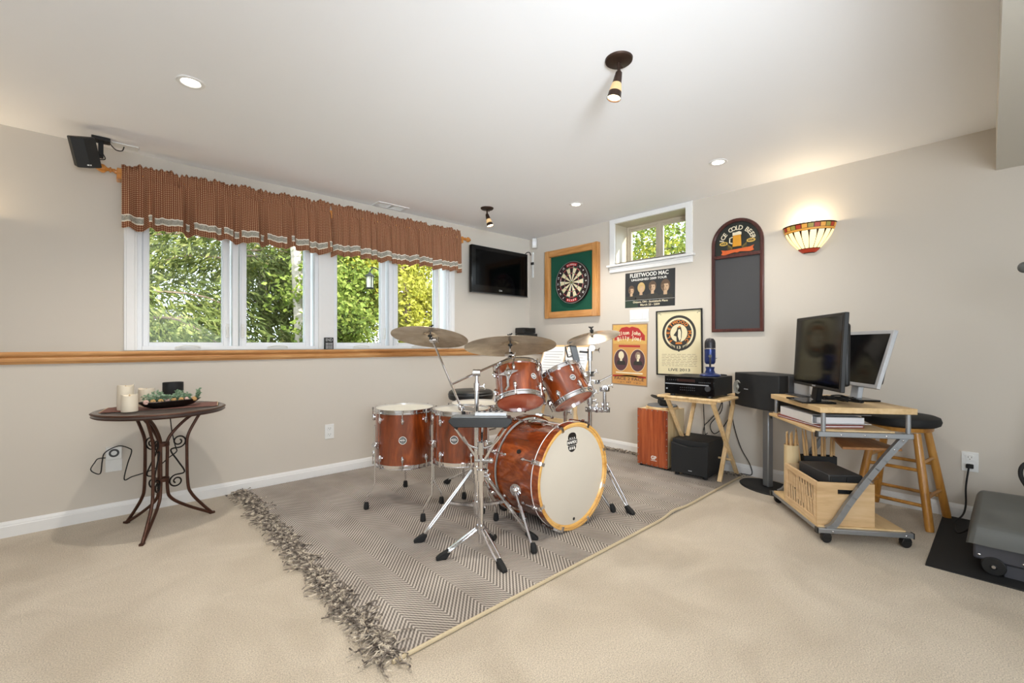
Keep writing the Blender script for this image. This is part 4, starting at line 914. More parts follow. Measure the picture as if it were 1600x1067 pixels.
# receiver
RZ = .6485
t = thing('av_receiver', 'black home stereo receiver on the folding tray table', 'receiver', (3.235, 1.585, RZ), R(2))
b = MB(); b.box((.012, -.185, .014), (.36, .185, .150)); b.build('case', 'black_matte', t, .003)
fp = MB().box((0, -.187, .016), (.012, .187, .150)).build('front_panel', 'black_gloss', t, .002)
m0 = Matrix(((0, 0, -1, 0), (-1, 0, 0, 0), (0, 1, 0, 0), (0, 0, 0, 1)))
b = MB(); b.box((-.004, -.150, .090), (0, .180, .096)); b.build('trim_bar', 'silver_plastic', fp)
b = MB(); b.box((-.001, -.05, .112), (0, .09, .132)); plain('display', (52, 30, 26), .15); b.build('display', 'display', fp)
b = MB()
for i in range(6): b.cyl((0, .165-.012*i*1.4, .122), (-.004, .165-.012*i*1.4, .122), .004, n=8)
for i in range(7): b.box((-.003, -.085-.013*i, .108), (0, -.077-.013*i, .116))
for i in range(8):
    for j in range(2): b.cyl((0, .06-.015*i, .068-.018*j), (-.003, .06-.015*i, .068-.018*j), .0035, n=8)
b.build('buttons', 'dark_grey', fp)
b = MB(); b.cyl((0, -.145, .070), (-.016, -.145, .070), .020, n=20); b.build('volume_knob', 'dark_grey', fp, .002)
b = MB(); b.cyl((0, .168, .055), (-.004, .168, .055), .006, n=12); b.build('power_button', 'silver_plastic', fp)
b = MB()
for x in (.04, .32):
    for y in (-.14, .14): b.cyl((x, y, 0), (x, y, .016), .020, n=12)
b.build('feet', 'black_plastic', t)
# blue microphone
plain('mic_blue', (44, 58, 110), .3, .4, var=.1); plain('mic_mesh', (52, 50, 54), .45, .5, var=.4, scale=400)
t = thing('desk_microphone', 'blue and black desktop microphone standing on the receiver', 'microphone', (3.40, 1.497, RZ+.151), R(25)); t.scale = (1.28, 1.28, 1.22)
b = MB(); b.lathe([(0, 0), (.055, 0), (.060, .006), (.056, .012), (.028, .022), (.022, .040), (.026, .058), (0, .060)], 28); b.build('base', 'mic_blue', t)
b = MB(); b.lathe([(0, .075), (.022, .075), (.029, .085), (.0305, .10), (.0305, .170), (0, .170)], 28); by = b.build('body', 'mic_blue', t)
b = MB(); b.lathe([(.0300, .170), (.0300, .205), (.027, .220), (.018, .232), (0, .236)], 28); b.build('grille', 'mic_mesh', by)
b = MB(); b.lathe([(.031, .167), (.032, .170), (.031, .173)], 28); b.build('band', 'chrome', by)
b = MB()
for s in (-1, 1): b.tube(spline([(s*.012, 0, .055), (s*.036, 0, .07), (s*.040, 0, .10), (s*.038, 0, .125)], 4), .005, 8); b.cyl((s*.030, 0, .125), (s*.050, 0, .125), .010, n=14)
b.build('yoke', 'dark_grey', t)
b = MB(); b.cyl((-.0, -.029, .115), (0, -.038, .115), .006, n=10); b.build('gain_knob', 'chrome', by)
o = MB().tube(spline([(3.44, 1.50, RZ+.156), (3.47, 1.44, RZ+.156), (3.50, 1.46, RZ+.156), (3.46, 1.47, RZ+.160), (3.53, 1.43, RZ+.156), (3.58, 1.46, RZ+.156), (3.598, 1.50, RZ+.156)]), .003, 6).build('microphone_cable', 'rubber'); tag(o, 'coiled black microphone cable on top of the receiver', 'cable')
# hanging cables behind the tray table
for lab, pts in (('black cable hanging straight behind the tray table', [(3.72, 1.70, .66), (3.74, 1.70, .5), (3.74, 1.69, .30), (3.72, 1.66, .305)]),
                 ('black cable branching down behind the tray table', [(3.72, 1.52, .66), (3.75, 1.58, .50), (3.745, 1.66, .40), (3.76, 1.71, .32), (3.765, 1.72, .02)]),
                 ('black cable drooping towards the rug corner behind the tray table', [(3.73, 1.50, .66), (3.77, 1.47, .40), (3.78, 1.42, .22), (3.775, 1.35, .10), (3.775, 1.335, .02), (3.76, 1.39, .015), (3.73, 1.44, .014)]),
                 ('black cable bunch looping above the subwoofer', [(3.73, 1.55, .66), (3.76, 1.56, .50), (3.735, 1.64, .38), (3.72, 1.61, .31), (3.73, 1.56, .34), (3.745, 1.50, .44), (3.76, 1.44, .60)])):
    o = MB().tube(spline(pts), .0036, 6).build('cable', 'rubber'); tag(o, lab, 'cable', 'cables behind the tray table')
# speaker on its pedestal
t = thing('speaker_stand', 'grey metal speaker pedestal on an oval black base', 'stand', (3.575, 1.155, 0), R(-30))
b = MB(); b.lathe([(0, 0), (.215, 0), (.218, .006), (.21, .012), (0, .012)], 40, T3(sc=(.72, 1, 1))); b.build('base_plate', 'black_matte', t)
b = MB(); b.box((-.022, -.028, .012), (.022, .028, .578)); b.build('post', 'silver_paint', t, .008); MB().box((-.08, -.10, .578), (.08, .10, .584)).build('top_plate', 'black_matte', t)
t = thing('loudspeaker', 'black bookshelf loudspeaker lying on the grey pedestal', 'speaker', (3.57, 1.135, .585), R(-34))
pts = [(-.14, .205), (-.02, .215), (.10, .205), (.10, -.205), (-.10, -.205), (-.155, -.10), (-.158, .10)]
b = MB(); b.prism([(p[0]+.0, p[1]) for p in pts], 0, .245); b.build('cabinet', 'black_matte', t, .006)
b = MB(); m = Matrix(((0, 0, -1, -.150), (-1, 0, 0, .155), (0, 1, 0, .135), (0, 0, 0, 1))); plain('cone_grey', (150, 150, 142), .5, var=.1)
b.lathe([(.052, 0), (.048, .005), (.030, -.002), (.016, .0), (.013, .006), (0, .009)], 28, m); b.build('cone', 'cone_grey', t)
b = MB(); m = Matrix(((0, 0, -1, -.1588), (-1, 0, 0, .05), (0, 1, 0, .13), (0, 0, 0, 1))); b.prism(rect(-.022, -.003, .022, .003), 0, .001, m); b.build('nameplate', 'silver_plastic', t)

# ---------------------------------------------------------------- computer desk
DM = Matrix.Translation((2.79, .65, 0)) @ Matrix.Rotation(R(-52.06), 4, 'Z')
wood('beech', (196, 162, 112), (216, 184, 136), (228, 200, 156), axis=1, scale=9, rough=.45); wood('beech_x', (180, 142, 96), (206, 172, 122), (220, 190, 146), axis=0, scale=10, rough=.5, stretch=.05)
wood('brown_board', (120, 78, 42), (150, 102, 58), (170, 122, 76), axis=1, scale=10, rough=.5)
t = thing('computer_desk', 'small silver-framed computer desk with beech top on castors', 'desk', M=DM)
MB().box((-.005, -.01, .682), (.445, .635, .712)).build('desktop', 'beech', t, .003)
MB().prism([(-.03, .02), (-.03, .60), (.10, .66), (.36, .66), (.36, .02)], .575, .590).build('keyboard_shelf', 'beech', t, .002)
MB().prism([(.12, .03), (.40, .03), (.40, .60), (.30, .60)], .487, .500).build('middle_shelf', 'brown_board', t, .002)
MB().box((0, .02, .068), (.41, .60, .082)).build('bottom_shelf', 'beech', t, .002)
for y0 in (0, .60):
    b = MB(); b.box((-.012, y0, .555), (.435, y0+.024, .582)); b.build('top_rail', 'silver_paint', t, .003)
    b = MB(); b.box((-.012, y0, .050), (.435, y0+.024, .075)); b.build('bottom_rail', 'silver_paint', t, .003)
    b = MB(); pts = spline([(.035, y0+.012, .070), (.075, y0+.012, .10), (.16, y0+.012, .24), (.30, y0+.012, .44), (.405, y0+.012, .572)], 4)
    for i in range(len(pts)-1): b.bar(pts[i], pts[i+1]+(pts[i+1]-pts[i])*.05, .022, .030, (0, 1, 0)) if False else b.bar(pts[i], pts[i+1]+(pts[i+1]-pts[i])*.08, .030, .022, (0, 1, 0))
    b.build('diagonal_strut', 'silver_paint', t)
    for x in (.02, .415): MB().cyl((x, y0+.012, .582), (x, y0+.012, .682), .011, n=12).build('post', 'silver_paint', t)
    b = MB()
    for x in (.10, .21, .31): b.ball((x, y0-.001, .568), (.005, .003, .005), 8, 6)
    for x, z in ((.385, .548), (.345, .50), (.06, .062), (.40, .062)): b.ball((x, y0-.001, z), (.005, .003, .005), 8, 6)
    b.build('bolts', 'chrome', t)
    b = MB(); b.box((-.016, y0-.001, .553), (-.008, y0+.025, .584)); b.box((-.016, y0-.001, .048), (-.008, y0+.025, .077)); b.box((.433, y0-.001, .048), (.437, y0+.025, .077)); b.build('end_caps', 'black_plastic', t)
    for x in (.02, .39):
        b = MB(); b.cyl((x+.012, y0+.0, .024), (x+.012, y0+.024, .024), .024, n=18); b.prism([(x-.012, .03), (x+.036, .03), (x+.030, .05), (x-.004, .05)], -y0-.028, -y0+.004, Matrix.Rotation(R(90), 4, 'X')); b.build('castor', 'black_plastic', t, .003)
b = MB(); b.box((-.006, .024, .053), (.014, .60, .070)); b.box((.38, .024, .555), (.40, .60, .575)); b.build('cross_rail', 'silver_paint', t, .002)
# things on the keyboard shelf
def at(o_M): return DM @ o_M
plain('binder_grey', (128, 129, 132), .5, var=.1); plain('binder_white', (222, 220, 218), .45, var=.04); plain('folder_red', (132, 44, 34), .5, var=.15)
t = thing('red_folder', 'thin red folder under the white binder on the keyboard shelf', 'folder', M=at(T3((.02, .06, .591), (0, 0, R(8)))))
MB().box((0, 0, 0), (.24, .40, .004)).build('back_cover', 'folder_red', t, .001); MB().box((.004, .004, .004), (.236, .39, .010)).build('pages', 'paper', t); MB().box((0, 0, .010), (.24, .40, .014)).build('front_cover', 'folder_red', t, .001)
t = thing('ring_binder', 'white and grey ring binder on the keyboard shelf', 'binder', M=at(T3((.005, .10, .606), (0, 0, R(3)))))
b = MB(); b.box((0, 0, 0), (.30, .36, .003)); b.build('back_cover', 'binder_white', t); b = MB(); b.box((0, 0, .048), (.30, .36, .051)); b.build('front_cover', 'binder_grey', t); b = MB(); b.box((0, 0, .003), (.003, .36, .048)); b.build('spine', 'binder_white', t); b = MB(); b.box((.03, .01, .004), (.27, .35, .035)); b.build('pages', 'paper', t)
b = MB()
for y in (.06, .18, .30): b.tube([(.018+.014*math.cos(a), y, .025+.017*math.sin(a)) for a in [6.2832*i/16 for i in range(16)]], .0016, 6, closed=True)
b.build('rings', 'chrome', t)
# monitors
def monitor(name, label, M, w, h, dep, case, lab_h, chin=.0, base_w=.24, base_d=.17, neck_h=.09, tilt=0, base_off=0, basem='black_gloss', neckm='black_plastic', bezel=.017):
    """local: base on z=0, screen faces -x, width along y"""
    t = thing(name, label, 'monitor', M=M); pm = T3((0, 0, neck_h), (0, R(tilt), 0))
    b = MB(); b.box((0, -w/2, 0), (.022, w/2, h), pm); bd_ = b.build('case', case, t, .004)
    b = MB(); b.prism([(-w/2+.02, .03), (w/2-.02, .03), (w/2-.05, h-.05), (-w/2+.05, h-.05)], .0, dep, pm @ Matrix(((0, 0, 1, .022), (1, 0, 0, 0), (0, 1, 0, 0), (0, 0, 0, 1)))); b.build('back_shell', 'black_plastic', t, .015)
    b = MB(); b.box((-.0012, -w/2+bezel, bezel+chin), (.001, w/2-bezel, h-bezel), pm); b.build('screen', 'screen', t)
    b = MB(); b.box((-.003, -.018, .008), (-.0005, .018, .013), pm); b.build('logo', 'silver_plastic', t)
    b = MB(); b.box((-base_d/2, base_off-base_w/2, 0), (base_d/2, base_off+base_w/2, .010)); b.build('base', basem, t, .004)
    b = MB(); b.bar((.03, base_off, .008), pm @ Vector((.03, 0, .10)), .07, .03, (1, 0, 0)); b.build('neck', neckm, t, .005)
    return t
monitor('computer_monitor', 'larger black computer monitor at the front of the desk', at(T3((.055, .19, .7125), (0, 0, R(-3)))), .60, .405, .035, 'black_plastic', .02, base_off=.05, neck_h=.085, tilt=3)
monitor('computer_monitor', 'silver-framed computer monitor tilted back behind the black one', at(T3((.335, .375, .7125), (0, 0, R(2)))), .46, .335, .022, 'silver_plastic', .02, neck_h=.085, tilt=16, base_off=.0, base_w=.22, base_d=.2, neckm='silver_plastic', bezel=.022)
t = thing('document_stand', 'white and grey upright document stand behind the monitors', 'stand', M=at(T3((.10, .56, .7125), (0, 0, R(4))))); MB().box((-.02, -.14, 0), (.10, .06, .008)).build('base', 'dark_grey', t, .002); MB().box((.03, -.13, .008), (.036, .05, .11)).build('plate', 'silver_plastic', t, .002); MB().box((.0, .05, .008), (.04, .064, .12)).build('post', 'dark_grey', t, .002)
rn = random.Random(3)
for k in range(4):
    pts = [(.10+rn.uniform(0, .14), .02+rn.uniform(0, .28), .718+rn.uniform(.012, .03)) for _ in range(7)]; pts = [(min(.43, x), y, z) for x, y, z in pts]
    o = MB(); o.M = DM; o.tube(spline(pts, 5), .0035, 6); o = o.build('computer_cable', 'rubber'); tag(o, 'tangled black computer cable on the desk below the monitors', 'cable', 'tangled cables on the desk')
# crate on the bottom shelf
wood('crate_wood', (176, 140, 98), (206, 172, 128), (222, 192, 152), axis=0, scale=8, rough=.6, stretch=.12); wood('crate_face', (196, 160, 118), (222, 190, 148), (234, 206, 170), axis=1, scale=8, rough=.6, stretch=.12)
t = thing('wooden_crate', 'light wooden crate with slotted end on the bottom shelf of the desk', 'crate', M=at(T3((.0, .035, .0825))))
cw, cl, ch = .275, .40, .225
b = MB()   # near side with a hand hole
for (x0, x1, z0, z1) in ((0, cw, 0, .165), (0, .10, .165, .19), (.185, cw, .165, .19), (0, cw, .19, ch)): b.box((x0, 0, z0), (x1, .012, z1))
b.build('side', 'crate_wood', t); MB().box((0, cl-.012, 0), (cw, cl, ch)).build('side', 'crate_wood', t, .001); MB().box((.012, .012, 0), (cw-.012, cl-.012, .010)).build('bottom', 'crate_wood', t)
MB().box((cw-.012, .012, 0), (cw, cl-.012, ch)).build('end', 'crate_face', t, .001)
b = MB(); b.box((0, .012, 0), (.012, cl-.012, .03)); b.box((0, .012, ch-.03), (.012, cl-.012, ch)); b.box((0, .012, .03), (.012, .04, ch-.03)); b.box((0, cl-.04, .03), (.012, cl-.012, ch-.03)); b.build('end_frame', 'crate_face', t, .001)
for i in range(10):
    y = .045+i*.032; b = MB()
    up, lo = (ch-.03, .03)
    if i in (0, 1, 2): b.box((.003, y, lo), (.009, y+.032, .115))
    elif i in (6, 7, 8, 9): b.box((.003, y, .115), (.009, y+.032, up))
    else: b.box((.003, y, lo+.03), (.009, y+.032, up-.03))
    b.bar((.006, y+.002, lo-.002), (.006, y+.024, up+.002), .012, .006, (1, 0, 0)); b.build('slat', 'crate_face', t)
# boxes in the crate
ZC = .0825+.011
t = thing('satellite_speaker', 'black box speaker sticking out of the wooden crate, grey side up', 'speaker', M=at(T3((.075, .07, ZC+.11), (0, 0, R(4))))); MB().box((0, 0, 0), (.17, .30, .135)).build('cabinet', 'dark_grey', t, .004); MB().box((.004, -.008, .004), (.083, 0, .131)).build('grille', 'black_matte', t, .002); MB().box((.087, -.008, .004), (.166, 0, .131)).build('grille', 'black_matte', t, .002)
t = thing('satellite_speaker', 'small glossy black speaker leaning at the slotted end of the crate', 'speaker', M=at(T3((.018, .07, ZC+.085), (0, R(8), R(3))))); MB().box((0, 0, 0), (.045, .25, .11)).build('cabinet', 'black_gloss', t, .010); MB().box((-.004, .01, .01), (0, .24, .10)).build('grille', 'black_matte', t, .003)
t = thing('storage_box', 'plain black box at the bottom of the wooden crate', 'box', M=at(T3((.02, .055, ZC)))); MB().box((0, 0, 0), (.225, .30, .075)).build('body', 'black_matte', t, .004); MB().box((-.003, -.003, .062), (.228, .303, .080)).build('lid', 'black_plastic', t, .003)
# drumsticks
wood('stick_wood', (178, 134, 82), (206, 164, 108), (222, 186, 136), axis=2, scale=20, rough=.45)
def stick(label, p, d, group, L=.40):
    t = thing('drumstick', label, 'drumstick', M=at(axis_m(p, d)), group=group)
    b = MB(); b.lathe([(0, 0), (.0065, .003), (.0072, .01), (.0072, L*.70), (.0045, L*.955), (.0032, L*.965)], 10); b.build('shaft', 'stick_wood', t)
    MB().ball((0, 0, L*.983), (.0046, .0046, .0075), 8, 6).build('tip', 'pine', t)
cup = thing('stick_holder', 'pale cardboard tube of drumsticks at the far end of the crate', 'holder', M=at(T3((.055, .475, .0825)))); MB().lathe([(0, 0), (.040, 0), (.040, .33), (.036, .33), (.036, .006), (0, .006)], 24).build('tube', 'birch', cup)
rn = random.Random(9)
for k in range(6):
    a = k*1.047; stick('drumstick in the pale tube at the far end of the crate', (.055+.016*math.cos(a), .475+.016*math.sin(a), .092), (math.cos(a)*.03, math.sin(a)*.03, 1), 'drumsticks in the pale tube')
bag = thing('stick_bag', 'black open drumstick bag between the crate speakers and the far side', 'bag', M=at(T3((.20, .472, .0825)))); MB().box((-.085, -.028, 0), (.10, .028, .012)).build('bottom', 'black_matte', bag, .004)
b = MB(); b.ringprism(rect(-.085, -.028, .10, .028), rect(-.080, -.023, .095, .023), .012, .27); b.build('pocket', 'black_matte', bag, .003)
for k in range(9):
    stick('drumstick leaning in the black stick bag behind the crate', (.130+.020*k, .472+.012*(-1)**k, .098), ((k-3.5)*.018-.04, .02, 1), 'drumsticks in the black bag', .42)
# bar stool
wood('stool_wood', (150, 96, 36), (184, 128, 56), (204, 150, 76), axis=2, scale=12, rough=.35, coat=.3); wood('stool_wood_h', (150, 96, 36), (184, 128, 56), (204, 150, 76), axis=0, scale=12, rough=.35, coat=.3)
t = thing('bar_stool', 'oak stool with black padded round seat behind the desk', 'stool', (3.595, .425, 0), R(-8))
MB().lathe([(0, .555), (.165, .555), (.182, .565), (.188, .585), (.182, .606), (.160, .616), (.08, .620), (0, .620)], 40).build('seat', 'black_matte', t)
MB().lathe([(0, .530), (.15, .530), (.155, .555), (0, .555)], 32).build('seat_board', 'stool_wood', t)
corners = [(-1, -1), (1, -1), (1, 1), (-1, 1)]
def lp(s, z): k = .175-.075*(z/.53); return Vector((s[0]*k, s[1]*k, z))
for s in corners:
    b = MB(); b.lathe([(0, 0), (.019, 0), (.021, .02), (.021, .3), (.019, .535), (0, .535)], 16, axis_m(lp(s, 0), lp(s, .535)-lp(s, 0))); b.build('leg', 'stool_wood', t)
for i in range(4):
    for z in ((.17, .36) if i % 2 == 0 else (.13, .32)):
        b = MB(); b.cyl(lp(corners[i], z), lp(corners[(i+1) % 4], z), .010, n=10); b.build('rung', 'stool_wood_h', t)
# rubber mat and exercise machine on the right
MATX = 2.865
o = MB().box((MATX, -1.7, 0), (3.785, .25, .006)).build('exercise_mat', 'rubber', bevel=.002); tag(o, 'black rubber floor mat under the exercise machine', 'mat')
plain('machine_grey', (92, 94, 92), .5, var=.05); plain('machine_dark', (66, 66, 72), .55, var=.06)
t = thing('exercise_machine', 'grey plastic exercise machine cut off at the right edge', 'exercise machine', (3.2, -.5, .006))
b = MB()
sec = [(2.93, .135), (2.932, .200), (2.948, .222), (3.02, .236), (3.20, .262), (3.38, .280), (3.43, .275), (3.46, .25), (3.465, .135)]
ends = [(.118, .90, -.01), (.105, .985, 0), (.04, 1.0, 0.0), (-.4, 1.0, .01), (-1.0, 1.0, .03)]; vs = []; fs = []; n = len(sec)
for y, k, dz in ends:
    for x, z in sec: vs.append((3.2+(x-3.2)*k, y-(z-.135)*.16, .135+(z-.135)*k+dz))
for i in range(len(ends)-1):
    for j in range(n-1): fs.append((i*n+j, i*n+j+1, (i+1)*n+j+1, (i+1)*n+j))
fs += [tuple(range(n)), tuple(range(len(vs)-1, len(vs)-n-1, -1))]
b.add(vs, fs); b.build('motor_cover', 'machine_grey', t, .012, True)
b = MB(); b.prism([(2.955, .095), (3.44, .095), (3.44, -1.5), (2.955, -1.5)], .062, .150); b.build('side_skirt', 'machine_dark', t, .010, True)
b = MB(); b.box((2.915, -.105, .11), (2.945, -.085, .30)); b.build('vent_slot', 'black_plastic', t, world=True)
for x in (2.97, 3.43):
    b = MB(); b.cyl((x-.022, .03, .046), (x+.012, .03, .046), .040, n=24); b.cyl((x-.026, .03, .046), (x-.02, .03, .046), .012, n=12); w_ = b.build('wheel', 'black_plastic', t, .004, True)
    b = MB(); b.cyl((x-.029, .03, .046), (x-.025, .03, .046), .007, n=10); b.build('axle_cap', 'chrome', w_, world=True)
b = MB()
for y, z in ((.075, .085), (-.06, .085)): b.ball((2.952, y, z), (.003, .006, .006), 8, 6)
b.build('screws', 'chrome', t, world=True)
b = MB(); b.bar((3.22, -.145, .30), (3.30, -.30, 1.18), .05, .07, (1, 0, 0)); b.build('upright', 'machine_dark', t, .01, True)
b = MB(); b.tube(spline([(3.20, -.08, .36), (3.19, -.055, .42), (3.19, -.06, .47), (3.20, -.095, .50), (3.21, -.12, .49)], 5), .009, 8); b.build('cable_loop', 'rubber', t, world=True)
b = MB(); b.tube(spline([(3.02, -.30, 1.10), (2.93, -.26, 1.25), (2.90, -.15, 1.34), (2.90, -.075, 1.365)], 5), .020, 10); b.ball((2.90, -.062, 1.367), (.024, .024, .024), 10, 8); b.build('handle', 'machine_grey', t, world=True)
b = MB(); b.tube(spline([(3.02, -.30, 1.12), (3.15, -.30, 1.16), (3.30, -.30, 1.18)], 4), .018, 8); b.build('handle_bracket', 'machine_dark', t, world=True)
for x in (3.0, 3.4): pass
b = MB(); b.box((2.97, -1.45, 0), (3.05, .0, .062)); b.box((3.36, -1.45, 0), (3.44, .0, .062)); b.M = Matrix.Translation((0, 0, .006)); b.build('base_rail', 'machine_dark', t, .004, True)
o = MB().tube(spline([(3.775, .135, .335), (3.75, .14, .30), (3.76, .15, .20), (3.75, .15, .10), (3.70, .16, .05), (3.60, .19, .02), (3.45, .17, .014), (3.42, .13, .05), (3.47, .09, .10)]), .0045, 7).build('power_cord', 'rubber'); tag(o, 'black cord from the right wall outlet to the exercise machine', 'cord')

# ---------------------------------------------------------------- curtain rod and valances
rod = thing('curtain_rod', 'honey oak curtain rod with pointed finials above the wide window', 'curtain rod', (1.42, YW-.075, 2.125))
RYv, RZv = YW-.075, 2.128
wood('honey', (164, 96, 28), (196, 126, 46), (216, 150, 70), axis=0, scale=18, rough=.3, coat=.4)
b = MB(); b.cyl((.075, RYv, RZv-.005), (2.78, RYv, RZv+.003), .0125, n=14); b.build('pole', 'honey', rod, world=True)
for x, s in ((.075, -1), (2.78, 1)):
    b = MB(); b.lathe([(0, -.004), (.0125, -.004), (.010, .012), (.017, .016), (.017, .021), (.009, .026), (.012, .034), (.025, .046), (.027, .056), (.020, .072), (.008, .088), (0, .092)], 18, axis_m((x, RYv, RZv), (s, 0, 0))); b.build('finial', 'honey', rod, world=True)
for x in (.098, 1.413, 2.752):
    b = MB(); b.box((x-.012, RYv-.018, RZv-.05), (x+.012, YW, RZv-.005)); b.box((x-.012, RYv-.020, RZv-.03), (x+.012, RYv-.010, RZv+.018)); b.build('bracket', 'honey', rod, .004, True)
def valance(label, x0, x1, seed):
    t = thing('valance', label, 'curtain', ((x0+x1)/2, RYv, RZv), group='gathered valances over the wide window'); rn = random.Random(seed)
    ks = [(rn.uniform(42, 50), rn.uniform(0, 6), .9), (rn.uniform(66, 80), rn.uniform(0, 6), .8), (rn.uniform(19, 26), rn.uniform(0, 6), .6), (rn.uniform(110, 130), rn.uniform(0, 6), .35)]
    def fold(x): return sum(a*math.sin(k*x+p+.6*math.sin(9*x+p)) for k, p, a in ks)/2.0
    def fine(x, z): return math.sin(150*x+3*math.sin(23*x+seed)+z*9)*.6+math.sin(233*x+1.7*seed)*.4
    def yy(x, v):
        # v: 0 bottom .. 1 top
        if v < .80:
            g = 1-v/.80; amp = .009+.034*g**.8; return RYv-.024-.022*g-amp*(fold(x)*.95+.08*fine(x, 0))
        if v < .90: return RYv-.0165-.0055*(fine(x, v))-.002*fold(x)
        g = (v-.90)/.10; return RYv-.014-.016*g*fine(x, 2)-.014*g*fold(x)
    def zz(x, v):
        bot = 1.776+.004*math.sin(11*x+seed)+.011*fold(x); top = 2.196+.010*fine(x, 3)+.013*fold(x+.05)+(.006 if x > 1.4 else -.018*(1-x))
        return bot+(top-bot)*v
    b = MB(); nx, nz = int((x1-x0)*340), 34; uv = []; u = 0; px = None
    vs = []
    for i in range(nx+1):
        x = x0+(x1-x0)*i/nx
        if px is not None: u += math.hypot(x-px, yy(x, .3)-yy(px, .3))
        px = x
        for j in range(nz+1): v = j/nz; vs.append((x, yy(x, v), zz(x, v))); uv.append((u, v*.42))
    b.add(vs, [(i*(nz+1)+j, (i+1)*(nz+1)+j, (i+1)*(nz+1)+j+1, i*(nz+1)+j+1) for i in range(nx) for j in range(nz)]); b.uv = uv
    o = b.build('cloth', 'check_cloth', t, world=True, smooth=180)
    sm = o.modifiers.new('thick', 'SOLIDIFY'); sm.thickness = .0012
    b = MB(); vs = []; uv = []; u = 0; px = None
    for i in range(nx+1):
        x = x0+(x1-x0)*i/nx
        if px is not None: u += math.hypot(x-px, yy(x, .15)-yy(px, .15))
        px = x
        for j in range(5): v = .098+.115*j/4; vs.append((x, yy(x, v)-.0022, zz(x, v))); uv.append((u, j/4))
    b.add(vs, [(i*5+j, (i+1)*5+j, (i+1)*5+j+1, i*5+j+1) for i in range(nx) for j in range(4)]); b.uv = uv; b.build('trim_band', 'trim_cloth', t, world=True, smooth=180)
valance('gathered brown checked valance with pale trim on the left half of the rod', .108, 1.408, 3)
valance('gathered brown checked valance with pale trim on the right half of the rod', 1.420, 2.735, 8)

# ---------------------------------------------------------------- window wall items
t = thing('television', 'black flat wall-mounted television beside the wide window', 'television', (3.25, 3.72, 1.83))
m = WLM(3.25, 1.83, 3.715)
b = MB(); b.box((-.405, -.248, -.045), (.405, .248, 0), m); b.build('case', 'black_gloss', t, .006, True)
b = MB(); b.box((-.350, -.165, 0), (.350, .205, .0015), m); b.build('screen', 'screen', t, world=True)
b = MB(); add_text(b, 'LG', .020, m @ Matrix.Translation((0, -.207, .0008)), bold=.0004); b.ringprism(circle(.010, 16, -.022, -.207), circle(.008, 16, -.022, -.207), 0, .0012, m); b.build('logo', 'silver_plastic', t, world=True)
b = MB(); b.box((-.405, -.250, -.010), (.405, -.240, .003), m); b.build('chin_trim', 'dark_grey', t, world=True)
b = MB(); b.box((-.12, -.12, -.127), (.12, .12, -.12), m); b.box((-.05, -.03, -.12), (.05, .03, -.045), m); b.build('wall_mount', 'black_matte', t, world=True)
o = MB().tube(spline([(3.60, 3.745, 2.03), (3.66, 3.74, 2.10), (3.73, 3.76, 2.115), (3.79, 3.80, 2.10)]), .005, 7).build('cable', 'rubber'); tag(o, 'short black cable from the television top to the corner', 'cable')
t = thing('cable_raceway', 'white cable cover strip on the right wall in the corner', 'cable cover', (XW, 3.79, 1.9)); MB().box((XW-.012, 3.765, 1.83), (XW, 3.79, 2.13)).build('strip', 'white_plastic', t, .003, True); MB().box((XW-.03, 3.75, 1.98), (XW-.012, 3.79, 2.01)).build('plug', 'black_plastic', t, .003, True)
t = thing('media_box', 'lower black box of the pair on the oak ledge in the corner', 'box', (3.66, 3.735, .998)); MB().box((-.115, -.075, .004), (.10, .075, .165)).build('body', 'black_matte', t, .005); MB().box((-.10, -.077, .02), (.085, -.075, .15)).build('grille', 'black_plastic', t); MB().box((-.10, -.06, 0), (.085, .06, .004)).build('foot', 'rubber', t)
t = thing('media_box', 'upper smaller black box of the pair on the oak ledge in the corner', 'box', (3.65, 3.74, .998+.166)); MB().box((-.105, -.07, .002), (.09, .07, .065)).build('body', 'black_plastic', t, .006); MB().box((-.08, -.072, .015), (.065, -.07, .05)).build('front', 'black_gloss', t); MB().box((-.09, -.055, 0), (.075, .055, .002)).build('foot', 'rubber', t)
t = thing('motion_sensor', 'small white motion sensor high in the room corner', 'sensor', (3.76, 3.71, 2.16), R(-45)); b = MB(); b.prism([(-.032, .02), (-.028, -.018), (-.015, -.030), (.015, -.030), (.028, -.018), (.032, .02)], 0, .115); b.build('housing', 'white_plastic', t, .006); MB().box((-.02, -.033, .03), (.02, -.028, .075)).build('lens', 'paper', t, .002)
t = thing('sill_sign', 'small black sign with pale lettering standing on the window sill', 'sign', (1.418, YW-.035, .9985)); MB().box((-.037, -.008, 0), (.037, .008, .098)).build('block', 'black_matte', t, .002)
m = Matrix(((1, 0, 0, 0), (0, 0, -1, -.0083), (0, 1, 0, 0), (0, 0, 0, 1))); b = MB(); add_text(b, 'END', .034, m @ Matrix.Translation((0, .077, 0)), .055, bold=.0004)
for z in (.050, .040, .028, .018, .008):
    for x0, x1 in ((-.028, -.004), (.0, .012), (.015, .028)): b.prism(rect(x0, z-.003, x1, z+.003), 0, .0005, m)
b.build('lettering', 'silver_plastic', t)
def outlet(name, label, m):
    t = thing(name, label, 'outlet', M=m); MB().box((-.036, -.058, 0), (.036, .058, .005)).build('wall_plate', 'white_plastic', t, .002)
    for y in (-.024, .024):
        r_ = MB().prism([(-.017, y-.012), (-.010, y-.018), (.010, y-.018), (.017, y-.012), (.017, y+.012), (.010, y+.018), (-.010, y+.018), (-.017, y+.012)], .005, .008).build('receptacle', 'white_plastic', t)
        b = MB(); b.prism(rect(-.008, y-.002, -.006, y+.008), .008, .0086); b.prism(rect(.006, y-.002, .008, y+.008), .008, .0086); b.prism(circle(.0025, 8, 0, y-.008), .008, .0086); b.build('slots', 'dark_grey', r_)
    return t
